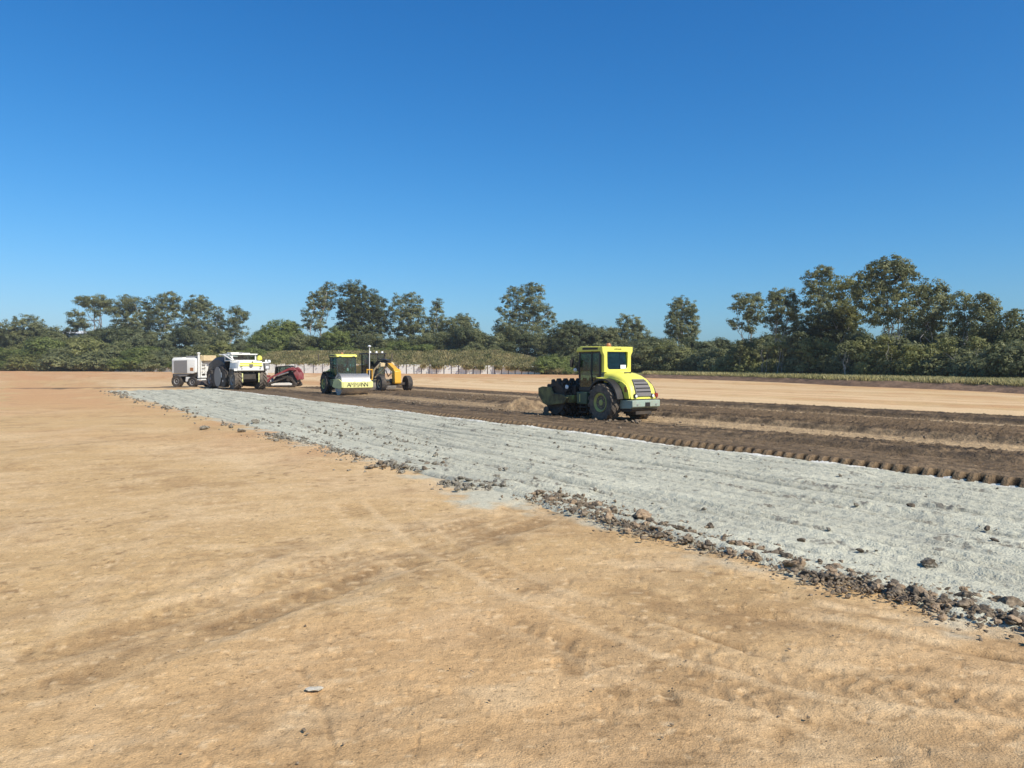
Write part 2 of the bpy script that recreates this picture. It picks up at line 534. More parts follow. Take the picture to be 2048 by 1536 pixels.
C = mixc(C, BROWN * 0.84, np.clip(stain, 0, 1))
for pts, w, am in ((px_path([(560, 848), (760, 922), (960, 985)]), 0.8, .55), (px_path([(1000, 1003), (700, 1095), (420, 1175)]), 0.5, .5), (px_path([(1600, 1222), (1760, 1252), (1900, 1290)]), 0.10, .85),
                   (px_path([(1640, 1205), (1800, 1232), (1960, 1262)]), 0.08, .7), (px_path([(860, 1205), (1020, 1188), (1120, 1180)]), 0.05, .5), (px_path([(1180, 1120), (1420, 1130), (1560, 1150)]), 0.25, .45),
                   (px_path([(100, 880), (420, 900), (700, 960)]), 0.9, .35), (px_path([(-50, 1080), (300, 1010), (700, 960)]), 0.7, .3)):
    kk = 1 - sstep(w * .4, w * 1.4, seg_dist(GX, GY, pts) + wob * w * 1.5)
    C = mixc(C, PALE * 1.06, am * kk * (0.6 + 0.7 * fbm(GX / 0.4, GY / 0.3, 3, 34)))
for pts, w, am in ((px_path([(1392, 1264), (1440, 1280), (1480, 1290), (1500, 1304), (1562, 1314)]), 0.028, .9), (px_path([(1464, 1162), (1540, 1182), (1600, 1196)]), 0.022, .7), (px_path([(1700, 1345), (1830, 1380), (1950, 1400)]), 0.03, .6),
                   (px_path([(740, 895), (790, 915), (830, 935)]), 0.16, .7), (px_path([(840, 915), (900, 935), (950, 955)]), 0.16, .6), (px_path([(1080, 1182), (1200, 1210), (1290, 1245)]), 0.03, .6),
                   (px_path([(600, 1330), (640, 1400), (670, 1500)]), 0.03, .45), (px_path([(250, 1200), (420, 1160), (560, 1110)]), 0.12, .4), (px_path([(1960, 1310), (2000, 1318), (2060, 1330)]), 0.05, .8),
                   (px_path([(1330, 1380), (1345, 1400)]), 0.05, 1.0), (px_path([(930, 1040), (990, 1065), (1010, 1100)]), 0.12, .5), (px_path([(0, 905), (240, 880), (330, 870)]), 0.3, .35)):
    kk = 1 - sstep(w * .3, w * 1.3, seg_dist(GX, GY, pts) + wob * w * 1.2)
    C = mixc(C, BROWN * 0.62, am * kk * (0.75 + 0.7 * fbm(GX / 0.15, GY / 0.15, 3, 35)))
    gz = gz - 0.02 * am * kk * near
for pts in (px_path([(1180, 1000), (1020, 1058), (760, 1140), (480, 1240), (150, 1350), (-100, 1430)]), px_path([(1120, 985), (960, 1036), (700, 1112), (430, 1200), (60, 1310)]),
            px_path([(2100, 1430), (1700, 1372), (1350, 1290), (1060, 1180), (860, 1080), (760, 1000)]), px_path([(2100, 1500), (1650, 1425), (1280, 1330), (980, 1210), (790, 1100), (700, 1010)])):
    best = np.full(GX.shape, 1e9); along = np.zeros_like(GX); acc = 0.0
    for (ax, ay), (bx_, by_) in zip(pts[:-1], pts[1:]):
        vx, vy = bx_ - ax, by_ - ay; L_ = math.hypot(vx, vy)
        q = np.clip(((GX - ax) * vx + (GY - ay) * vy) / (L_ * L_), 0, 1)
        dd = np.hypot(GX - ax - q * vx, GY - ay - q * vy); m_ = dd < best
        best = np.where(m_, dd, best); along = np.where(m_, acc + q * L_, along); acc += L_
    band = (1 - sstep(0.17, 0.24, best + 0.05 * wob)) * sstep(-0.45, 0.35, fbm(GX / 1.3, GY / 1.3, 3, 36))
    bars = sstep(0.10, 0.24, ((along + 0.6 * best) / 0.17) % 1.0) * sstep(0.72, 0.58, ((along + 0.6 * best) / 0.17) % 1.0)
    C = mixc(C, BROWN * 0.85, band * (0.16 + 0.42 * bars) * near)
    C = mixc(C, PALE, 0.22 * (1 - sstep(0.03, 0.09, np.abs(best - 0.27))) * near)
    gz = gz - band * (0.006 + 0.010 * bars) * near
flk = sstep(0.45, 0.75, fbm(GX / 0.30, GY / 0.11, 3, 64)) * sstep(-0.2, 0.4, fbm(GX / 2.0, GY / 2.0, 2, 65))
C = mixc(C, BROWN * 0.80, 0.75 * flk * (1 - sstep(14, 40, RR)))
flp = sstep(0.5, 0.8, fbm(GX / 0.22, GY / 0.09, 3, 66))
C = mixc(C, PALE * 1.1, 0.6 * flp * (1 - sstep(12, 34, RR)))
C = mixc(C, PALE * 1.04, 0.4 * sstep(0.3, 0.8, fbm(GX / 0.9 + 5, GY / 0.7, 3, 56)) * (1 - sstep(14, 40, RR)))
# mid distance: reddish scrape just outside the strip, long light and orange bands further out
C = mixc(C, ORANGE * 0.95, 0.6 * sstep(3.2, 0.3, ed - GT) * sstep(12, 20, RR) * sstep(-0.3, 0.5, fbm(GX / 3, GY / 3, 3, 57)))
bnd = fbm(GT / 7.0 + 0.3 * n_big, GS / 160.0, 3, 58)
farf = sstep(30, 60, RR)
C = mixc(C, PALE * 0.97, farf * 0.75 * sstep(0.0, 0.55, bnd))
C = mixc(C, ORANGE, farf * 0.75 * sstep(0.05, 0.5, -bnd))
C = mixc(C, ORANGE * np.array((1.0, 0.93, 0.9)), 0.75 * sstep(95, 135, RR) * (0.6 + 0.5 * fbm(GX / 40, GY / 5, 3, 59)))
C = mixc(C, PALE * 1.03, 0.85 * sstep(T2, T2 + 3, GT) * sstep(T2 + 22, T2 + 14, GT) * sstep(-0.6, 0.3, fbm(GT / 2.0, GS / 50, 3, 60)))
# darker seam of turned soil running off past the end of the strips
seam = at(0, 778), at(420, 776)
dseam = seg_dist(GX, GY, [tuple(at(-300, 780)[:2]), tuple(at(0, 778.5)[:2]), tuple(at(180, 777.5)[:2]), tuple(at(420, 775.5)[:2])])
C = mixc(C, SOILB * 1.3, (1 - sstep(0.35, 1.1, dseam + 0.7 * fbm(GX / 2, GY / 2, 3, 61))))
gz += 0.10 * (1 - sstep(0.3, 1.3, dseam))
# powder spilled over the edge
spill = sstep(0.55, -0.1, (ed - GT) + 0.55 * fbm(GX / 0.8, GY / 0.8, 4, 62)) * sstep(SEND + 1, SEND - 1, GS) * sstep(-30, -26, GS) * (GT < 12)
gap = np.exp(-((GX - at(1000, 990).x) / 1.0) ** 2 - ((GY - at(1000, 990).y) / 1.3) ** 2)
C = mixc(C, LIME * 0.98, 0.8 * spill)
C = mixc(C, LIME, 0.9 * sstep(0.35, 0.75, gap + 0.3 * fbm(GX / 0.5, GY / 0.5, 3, 63)))
grid_mesh('ground', GX, GY, gz, C, M['soil_ground'])

# ---- grey powdered strip
svals = [-9.0]
while svals[-1] < SEND:
    x, y = st(svals[-1], 10.0)
    svals.append(svals[-1] + 0.032 * max(1.0, math.hypot(x, y) / 9.0))
svals = np.array(svals)
tv = np.linspace(0, 1, 190)
S_, V_ = np.meshgrid(svals, tv, indexing='ij')
e0 = near_edge(S_) - 0.30
T_ = e0 + (T1 + 0.03 - e0) * V_
LX, LY = st(S_, T_)
LD = np.hypot(LX, LY)
furrow = fbm(S_ / 3.5, T_ / 0.22, 4, 71)
lz = 0.045 + 0.034 * furrow + 0.016 * fbm(LX / 0.16, LY / 0.16, 3, 72) + 0.04 * fbm(S_ / 6, T_ / 0.8, 2, 73) - 0.035 * sstep(0.2, 0.6, fbm(S_ / 14, T_ / 0.30, 3, 68))
rutm = np.zeros_like(T_)
for t_ in (8.9, 10.1, 10.9, 12.1, 13.0, 14.3):
    c_ = t_ + 0.16 * perlin(S_ / 7.0, S_ * 0 + t_, 66)
    rutm = np.maximum(rutm, np.exp(-((T_ - c_) / 0.12) ** 2) * sstep(-0.35, 0.25, perlin(S_ / 4.0, S_ * 0 + 3 * t_, 65)))
lz -= 0.045 * rutm
lz += 0.03 * rutm * np.abs(fbm(S_ / 0.25, T_ / 0.08, 3, 64))
clodpatch = sstep(0.15, 0.7, fbm(S_ / 1.4, T_ / 0.35, 3, 74))
lz += 0.05 * clodpatch * np.abs(perlin(LX / 0.11, LY / 0.11, 75))
lz = lz * sstep(0.0, 0.05, V_) - 0.10 * sstep(0.035, 0.0, V_) - 0.15 * sstep(SEND - 1.0, SEND, S_)
C = np.broadcast_to(LIME, LX.shape + (3,)).copy()
C = mixc(C, LIME * 1.16, 0.7 * sstep(-0.1, 0.6, fbm(LX / 2.5, LY / 2.5, 3, 76)))
rut = fbm(S_ / 14, T_ / 0.30, 3, 68)
C = mixc(C, np.array((0.33, 0.31, 0.23)), 0.60 * sstep(0.20, 0.65, rut) * (0.5 + 0.8 * np.clip(fbm(S_ / 0.5, T_ / 0.12, 3, 69) + .3, 0, 1)))
C = mixc(C, np.array((0.35, 0.33, 0.25)), 0.55 * sstep(0.15, 0.7, -furrow) + 0.28 * sstep(0.1, 0.6, fbm(S_ / 6, T_ / 0.5, 3, 77)))
C = mixc(C, np.array((0.30, 0.275, 0.20)), rutm * np.clip(0.35 + 0.9 * fbm(S_ / 0.45, T_ / 0.10, 4, 63), 0, .85))
C = mixc(C, np.array((0.19, 0.165, 0.125)), 0.85 * sstep(0.34, 0.75, clodpatch * np.abs(perlin(LX / 0.13, LY / 0.13, 78)) * 1.9))
C = mixc(C, np.array((0.80, 0.76, 0.64)), 0.9 * sstep(T1 - 0.24, T1 - 0.06, T_ + 0.14 * perlin(S_ / 0.5, T_ * 0, 79)) * sstep(-0.35, 0.1, perlin(S_ / 0.9, T_ * 0, 70)))
grid_mesh('powdered_strip', LX, LY, lz, C, M['soil_lime'])

# ---- tilled soil strip
tl = np.concatenate([np.linspace(T1 - 0.25, T1 + 1.0, 44), np.linspace(T1 + 1.07, 24, 115), np.linspace(24.1, T2 + 0.6, 75)])
svals = [-7.0]
while svals[-1] < SEND + 0.5:
    x, y = st(svals[-1], 15.5)
    svals.append(svals[-1] + 0.025 * max(1.0, math.hypot(x, y) / 15.0))
svals = np.array(svals)
S_, T_ = np.meshgrid(svals, tl, indexing='ij')
X_, Y_ = st(S_, T_)
per = 0.300
flat = sstep(46, 20, S_)      # relief dies out towards the machines
ph = (S_ + 0.05 * perlin(S_ / 1.3, S_ * 0, 80)) / per
fr = ph - np.floor(ph)
gw = 0.50 + 0.07 * perlin(S_ / 0.9, S_ * 0 + 2, 67)
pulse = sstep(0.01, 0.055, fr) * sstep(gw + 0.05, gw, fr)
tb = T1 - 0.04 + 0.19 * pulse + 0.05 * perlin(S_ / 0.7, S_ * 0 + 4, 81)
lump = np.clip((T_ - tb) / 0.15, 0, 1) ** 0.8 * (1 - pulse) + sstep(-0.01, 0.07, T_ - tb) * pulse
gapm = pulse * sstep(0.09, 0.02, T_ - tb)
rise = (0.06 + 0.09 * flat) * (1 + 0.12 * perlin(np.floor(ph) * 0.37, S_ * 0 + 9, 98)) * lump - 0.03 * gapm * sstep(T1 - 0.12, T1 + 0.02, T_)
prof = np.interp(T_ + 0.12 * perlin(S_ / 3, S_ * 0 + 7, 88), [15, 16.2, 17.7, 18.0, 19.4, 19.8, 20.5, 20.62, 20.74, 22.7, 22.95, 24.5, 27.4, 27.9, 28.1, 29.95, 30.2, 31.4, 32.4, 33.2, 34],
                 [0.0, 0.0, -.03, .07, .05, -.11, -.13, -.21, -.12, -.11, .04, .07, .03, -.09, -.10, -.10, .07, .11, .05, -.12, -.25])
prof = np.where(T_ < 32.6, prof * (0.12 + 0.88 * flat) - 0.12 * sstep(17.5, 18.0, T_) * sstep(20.0, 19.6, T_) * sstep(12, 20, S_) * flat, prof)
till = sstep(22.7, 23.3, T_) * sstep(28.1, 27.6, T_) + 0.75 * sstep(17.8, 18.3, T_) * sstep(19.9, 19.4, T_) * sstep(30, 12, S_) + 0.6 * sstep(30, 30.5, T_)
rough = 0.10 * till * np.abs(fbm(X_ / 0.20, Y_ / 0.20, 4, 82)) + 0.022 * fbm(X_ / 0.25, Y_ / 0.25, 3, 83)
diag = sstep(20.7, 21.0, T_) * sstep(22.7, 22.2, T_) + 0.8 * sstep(28.2, 28.5, T_) * sstep(30.1, 29.7, T_)
tz = rise + prof * sstep(T1 + 0.5, T1 + 1.0, T_) + rough * sstep(T1 + 0.1, T1 + 0.6, T_)
tz += 0.030 * diag * np.sin((S_ * 0.9 + T_ * 0.8) * 2 * math.pi / 0.55)
tz += 0.02 * fbm(S_ / 6, T_ / 0.35, 3, 84)
cle = np.zeros_like(T_)
for t_, w_ in ((16.75, .13), (17.35, .13), (20.2, .12), (29.2, .2)):
    q_ = ((S_ + 0.4 * (T_ - t_)) / 0.30 + 0.3 * t_) % 1.0
    cle = np.maximum(cle, (np.abs(T_ - t_) < w_) * sstep(0.08, 0.16, q_) * sstep(0.55, 0.47, q_))
tz -= 0.035 * cle * flat
tz = tz + 0.02 - 0.05 * (1 - flat) * sstep(T1 + .5, T1 + 1.5, T_) - 0.12 * sstep(T1 + 0.05, T1 - 0.15, T_) - 0.3 * sstep(SEND - 0.6, SEND + 0.4, S_)
streak = fbm(S_ / 5, T_ / 0.30, 5, 85, 0.6)
C = np.broadcast_to(SOILB, X_.shape + (3,)).copy()
C = mixc(C, SOILB * 1.35, 0.6 * sstep(-0.2, 0.6, fbm(X_ / 1.2, Y_ / 1.2, 4, 86)))
tanf = np.interp(T_, [15, 17.6, 18, 19.9, 20.2, 20.55, 20.7, 20.9, 22.4, 22.9, 23.4, 27.4, 28.2, 28.6, 29.7, 30.2, 32.6, 33.2],
                 [.08, .10, .15, .22, .55, .45, .55, .95, .95, .5, .02, .06, .6, .95, .95, .05, .05, .5])
fade = 0.6 + 0.4 * sstep(48, 14, S_)
C = mixc(C, SOILT, np.clip(tanf * fade + 0.35 * streak * (1 - 0.8 * till), 0, 1))
dk = np.interp(T_, [15, 15.9, 16.2, 17.7, 18.0, 19.5, 19.9, 22.6, 22.85, 23.7, 24.4, 26, 29.9, 30.2, 31.2, 32.6, 32.9], [.15, .3, .25, .25, .85, .95, .1, .05, .85, .80, .30, .12, .05, .95, .90, .55, .1])  # dark moist soil bands; shade at the windrow foot is painted in too
C = mixc(C, SOILD, np.clip(dk * (0.6 + 0.9 * fbm(X_ / 0.7, Y_ / 0.7, 3, 87)), 0, 1))

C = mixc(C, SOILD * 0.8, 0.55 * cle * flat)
C = mixc(C, SOILB * 1.75, 0.7 * (1 - pulse) * sstep(T1 + 0.30, T1 + 0.15, T_))  # lumps between the gaps painted lighter, as if sunlit
C = mixc(C, SOILD * 0.55, 0.95 * gapm)  # moist cut soil, with the shade inside the gaps painted into the colour
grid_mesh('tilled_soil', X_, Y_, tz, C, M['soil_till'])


def till_z(x, y):
    s, t = to_st(x, y)
    return 0.12


# ---- heap of brown soil by the padfoot drum
hc = at(1048, 819)
hx, hy = np.meshgrid(np.linspace(-1.9, 1.7, 70), np.linspace(-1.2, 1.2, 50), indexing='ij')
hr = np.sqrt((hx / 1.7) ** 2 + (hy / 1.05) ** 2)
hz = 0.55 * np.clip(1 - hr, -0.2, 1) ** 1 * (1 + 0.25 * fbm(hx / 0.5, hy / 0.5, 3, 91)) + 0.035 * fbm(hx / 0.2, hy / 0.2, 3, 92) * (hr < 1) - 0.08
hz = np.where(hr > 1.15, -0.2, hz)
C = mixc(np.broadcast_to(SOILB * 1.25, hx.shape + (3,)).copy(), SOILT, 0.35 + 0.5 * fbm(hx / 0.4, hy / 0.4, 3, 93))
heap = grid_mesh('soil_heap', hx, hy, hz + 0.12, C, M['soil_till'], None)
heap.location = (hc.x, hc.y, 0)
tag(heap, 'low loose heap of brown soil beside the padfoot drum', 'soil heap')


# ------------------------------------------------------------------ clods
def rock_mesh(name, seed, sub=2, flat=0.75):
    import bmesh
    bm = bmesh.new()
    bmesh.ops.create_icosphere(bm, subdivisions=sub, radius=0.5)
    rng = random.Random(seed)
    planes = [(Vector((rng.gauss(0, 1), rng.gauss(0, 1), rng.gauss(0, 1))).normalized(), rng.uniform(0.26, 0.42)) for _ in range(13)]
    for v in bm.verts:
        p = v.co.copy()
        for n, d in planes:
            k = p.dot(n)
            if k > d: p -= n * (k - d) * 0.97
        q = p * 4
        p *= 1 + 0.22 * float(fbm(np.array([q.x + seed]), np.array([q.y + q.z * 1.7]), 2, seed)[0])
        v.co = Vector((p.x * 1.25, p.y, p.z * flat))
    me = bpy.data.meshes.new(name)
    bm.to_mesh(me); bm.free()
    return me


CLOD_ME = {}
for key in ('clod', 'clod_dark', 'clod_grey', 'clod_tan'):
    for i in range(5):
        me = rock_mesh('soil_clod', 100 + i, 3 if i < 3 else 2)
        me.materials.append(M[key]); CLOD_ME[(key, i)] = me
SPOTS = []     # (x, y, size, zone)


def scatter_path(pts, n, width, smin, smax, zone, power=2.2):
    P = [at(*p) for p in pts]
    L = [0]
    for a, b in zip(P[:-1], P[1:]): L.append(L[-1] + (b - a).length)
    for _ in range(n):
        q = random.random() * L[-1]
        i = max(k for k in range(len(P) - 1) if L[k] <= q)
        f = (q - L[i]) / (L[i + 1] - L[i])
        p = P[i].lerp(P[i + 1], f)
        off = random.gauss(0, 0.5) * width
        sz = smin + (smax - smin) * random.random() ** power
        SPOTS.append((p.x + off * N[0] + random.gauss(0, .05), p.y + off * N[1] + random.gauss(0, .05), sz, zone))


ROWA = [(1068, 992), (1160, 1012), (1290, 1058), (1420, 1088), (1550, 1120), (1700, 1162), (1850, 1196), (2048, 1246), (2300, 1330)]
ROWC = [(884, 942), (820, 937), (750, 922), (690, 905), (620, 886), (540, 868)]
ROWD = [(540, 868), (430, 841), (330, 814), (225, 786)]
scatter_path(ROWA, 640, 0.34, 0.035, 0.15, 'row', 2.3)
scatter_path(ROWA, 3200, 0.46, 0.02, 0.075, 'row')
scatter_path([(1640, 1150), (1850, 1196), (2048, 1246)], 1300, 0.5, 0.015, 0.07, 'row')
scatter_path([(925, 963), (1000, 980)], 130, 0.75, 0.05, 0.16, 'knot')
scatter_path([(925, 963), (1000, 980)], 200, 0.8, 0.03, 0.08, 'knot')
scatter_path([(780, 930), (884, 942)], 130, 0.7, 0.05, 0.18, 'tail')
scatter_path(ROWC, 260, 0.5, 0.05, 0.17, 'tail', 2.4)
scatter_path(ROWC, 600, 0.8, 0.03, 0.09, 'tail')
scatter_path(ROWD, 140, 0.9, 0.08, 0.30, 'tail')
scatter_path([(215, 783), (260, 792)], 25, 0.8, 0.15, 0.40, 'tail')
scatter_path([(520, 840), (640, 866), (760, 888), (900, 925)], 130, 0.6, 0.04, 0.14, 'strip')
scatter_path([(640, 845), (800, 880), (900, 905)], 90, 0.6, 0.04, 0.13, 'strip')
for tt in (8.8, 9.9, 11.2, 12.6, 13.7, 14.6):
    for _ in range(60):
        s = random.uniform(-3, 50); x, y = st(s, tt + random.gauss(0, 0.25))
        SPOTS.append((x, y, 0.02 + 0.09 * random.random() ** 3, 'strip'))
for px, py, sz in ((1192, 903, .13), (1208, 905, .17), (1222, 903, .16), (1316, 913, .18), (1340, 915, .12), (1372, 960, .13), (1855, 1137, .20), (1603, 1090, .14), (1720, 1110, .12), (1975, 1065, .14), (1990, 1090, .13), (1000, 945, .13), (1010, 944, .17), (1118, 872, .2), (1100, 880, .16), (1190, 986, .13), (1586, 1056, .09), (1822, 1020, .16), (1680, 957, .14), (1480, 948, .12), (545, 850, .2), (560, 850, .25), (715, 872, .2), (700, 866, .16)):
    p = at(px, py); SPOTS.append((p.x, p.y, sz * .8, 'strip'))
for _ in range(90):
    p = at(random.uniform(900, 2048), random.uniform(1130, 1530)); SPOTS.append((p.x, p.y, 0.008 + 0.022 * random.random() ** 2, 'dirt'))
for _ in range(50):
    p = at(random.uniform(0, 1000), random.uniform(900, 1530)); SPOTS.append((p.x, p.y, 0.008 + 0.02 * random.random() ** 2, 'dirt'))
for _ in range(900):
    tt = random.choice((random.gauss(25.3, 1.3), random.gauss(18.9, 0.4), random.uniform(16.2, 33)))
    x, y = st(random.uniform(-2, 45), tt); SPOTS.append((x, y, 0.04 + 0.16 * random.random() ** 2.5, 'till'))
vis = []
for (x, y, sz, zone) in SPOTS:
    px = CX + F * x / y
    vis.append((sz / y if -40 < px < 2090 else 0, x, y, sz, zone))
vis.sort(key=lambda q: -q[0])
LBL = {'row': ('brown soil clod in the rubble row between dirt and grey strip, near side', 'clods in the near rubble row'),
       'knot': ('dusty clod in the small separate rubble knot beside the powder spill', 'clods in the small rubble knot'),
       'tail': ('grey brown clod in the rubble row trailing off along the strip', 'clods in the far rubble row'),
       'strip': ('loose dark clod lying on the pale grey powdered strip', 'clods on the grey strip'),
       'dirt': ('tiny pebble lying on the open tan dirt', 'pebbles on the tan dirt'),
       'till': ('brown clod lying on the tilled soil strip', 'clods on the tilled soil')}
NIND = 285
zbase = {'row': 0.0, 'knot': 0.0, 'tail': 0.0, 'strip': 0.04, 'dirt': 0.0, 'till': 0.12}
for _, x, y, sz, zone in vis[:NIND]:
    key = {'row': random.choice(('clod', 'clod', 'clod_dark', 'clod_tan')), 'knot': 'clod_grey', 'tail': random.choice(('clod', 'clod_grey')),
           'strip': random.choice(('clod_dark', 'clod_grey', 'clod_dark')), 'dirt': 'clod_dark', 'till': 'clod'}[zone]
    o = bpy.data.objects.new('soil_clod', CLOD_ME[(key, random.randrange(5))])
    COL.objects.link(o)
    heapz = random.random() * 0.05 if zone in ('row', 'knot', 'tail') else 0
    o.location = (x, y, zbase[zone] + sz * 0.20 + heapz)
    o.scale = (sz * random.uniform(.8, 1.25), sz * random.uniform(.7, 1.1), sz * random.uniform(0.55, 1.0))
    o.rotation_euler = (random.gauss(0, .3), random.gauss(0, .3), random.uniform(0, 6.28))
    tag(o, LBL[zone][0], 'soil clod', LBL[zone][1])
for px, py, sz, key, lab, sc in ((1283, 1044, .36, 'clod_tan', 'largest tan flat sided clod in the near rubble row', (1.05, .8, .8)),
                                 (1420, 1060, .16, 'clod_dark', 'pointed dark clod standing up behind the rubble row', (.7, .7, 1.3)),
                                 (1795, 1192, .19, 'clod', 'round brown boulder lying just in front of the rubble row', (1, .9, .9)),
                                 (2020, 1222, .25, 'clod', 'big rounded brown boulder in the rubble row at the right frame edge', (.9, .9, .9)),
                                 (1858, 1136, .22, 'clod_grey', 'lone dark boulder with a pale right side on the grey strip', (1.1, .8, .7))):
    p = at(px, py)
    o = bpy.data.objects.new('boulder', CLOD_ME[(key, 1)]); COL.objects.link(o)
    o.location = (p.x, p.y, sz * 0.28); o.scale = (sz * sc[0], sz * sc[1], sz * sc[2]); o.rotation_euler = (0.2, 0.1, px)
    tag(o, lab, 'boulder')
# pale scraped stone in the dirt
p = at(628, 1378)
o = bpy.data.objects.new('flat_stone', rock_mesh('flat_stone', 55, 2, 0.4)); COL.objects.link(o)
o.data.materials.append(clodmat('pale_stone', (0.46, 0.40, 0.29), (0.64, 0.57, 0.44)))
o.location = (p.x, p.y, 0.0); o.scale = (.13, .08, .05); o.rotation_euler = (0, 0, 0.4)
tag(o, 'pale flat stone half buried in the tan dirt at lower left', 'stone')


def merged_clods(name, items, mat):
    base = rock_mesh('tmp_clod', 300, 1)
    bv = np.array([v.co[:] for v in base.vertices]); bf = np.array([p.vertices[:] for p in base.polygons])
    bpy.data.meshes.remove(base)
    V = []; Fc = []
    for k, (x, y, sz, z) in enumerate(items):
        a = random.uniform(0, 6.28); b = random.gauss(0, .5)
        Rz = np.array(((math.cos(a), -math.sin(a), 0), (math.sin(a), math.cos(a), 0), (0, 0, 1)))
        Rx = np.array(((1, 0, 0), (0, math.cos(b), -math.sin(b)), (0, math.sin(b), math.cos(b))))
        s = np.array((sz * random.uniform(.8, 1.3), sz * random.uniform(.7, 1.1), sz * random.uniform(.7, 1.1)))
        V.append((bv * s) @ (Rz @ Rx).T + np.array((x, y, z + sz * 0.22))); Fc.append(bf + k * len(bv))
    me = bpy.data.meshes.new(name)
    me.from_pydata(np.concatenate(V).tolist(), [], np.concatenate(Fc).tolist())
    return link_mesh(name, me, mat)


rest = vis[NIND:]
for zones, mat, nm, lab in ((('row', 'dirt'), 'clod', 'clod_rubble', 'fine brown rubble filling the near clod row'),
                     (('knot', 'tail', 'strip'), 'clod_grey', 'clod_rubble', 'fine grey brown crumbs scattered over the powdered strip'),
                     (('till',), 'clod', 'clod_rubble', 'crumbs of brown soil over the tilled strip')):
    it = [(x, y, sz, zbase[z] + (random.random() * 0.05 if z == 'row' else 0)) for _, x, y, sz, z in rest if z in zones]
    if it: tag(merged_clods(nm, it, M[mat]), lab, 'rubble', kind='stuff')


# ------------------------------------------------------------------ wheels
def wheel(parent, c, r, w, rim_r, mat, rimmat, side=1, lugs=18, lug_h=0.05, chevron=True, rim_in=0.06):
    """c = hub centre, axis along local y; side=+1 shows its face towards +y"""
    c = Vector(c)
    b = MB()
    hw = w / 2; rs = r - lug_h
    prof = [(rim_r, -hw * .72), (rim_r + .05, -hw * .95), (rim_r + (rs - rim_r) * .55, -hw), (rs * .965, -hw * .93), (rs, -hw * .7), (rs * 1.005, 0),
            (rs, hw * .7), (rs * .965, hw * .93), (rim_r + (rs - rim_r) * .55, hw), (rim_r + .05, hw * .95), (rim_r, hw * .72)]
    b.lathe(prof, c, 36)
    if lug_h > 0.012:
        for i in range(lugs):
            for sd in (-1, 1):
                a0 = 2 * math.pi * (i + (0.5 if sd > 0 else 0)) / lugs
                sk = 0.62 * 2 * math.pi / lugs * 1.3 if chevron else 0
                th_ = 0.21 * 2 * math.pi / lugs
                vs = []
                for (yy, da) in ((0.02 * sd, sk), (hw * 1.0 * sd, 0)):
                    for rr_ in (rs * .965, r if abs(yy) < hw * .8 else r * .975):
                        for e in (-th_, th_):
                            a = a0 + da + e
                            vs.append(c + Vector((rr_ * math.cos(a), yy, rr_ * math.sin(a))))
                b.add(vs, [(0, 1, 3, 2), (4, 6, 7, 5), (2, 3, 7, 6), (0, 2, 6, 4), (1, 5, 7, 3)])
    o = b.build('wheel', mat, parent)
    q = MB()
    f = side * hw
    q.lathe([(0.0, f * .80), (rim_r * .30, f * .80), (rim_r * .34, f * .66), (rim_r * .74, f * .62), (rim_r * .82, f * .82), (rim_r * 1.0, f * .98), (rim_r * 1.05, f * .90), (rim_r * 1.0, -f * .5), (0, -f * .5)], c, 28)
    for i in range(8):
        a = 2 * math.pi * i / 8
        q.cyl(c + Vector((rim_r * .52 * math.cos(a), f * .60, rim_r * .52 * math.sin(a))), c + Vector((rim_r * .52 * math.cos(a), f * .74, rim_r * .52 * math.sin(a))), rim_r * .05, n=6)
    q.build('rim', rimmat, o)
    return o


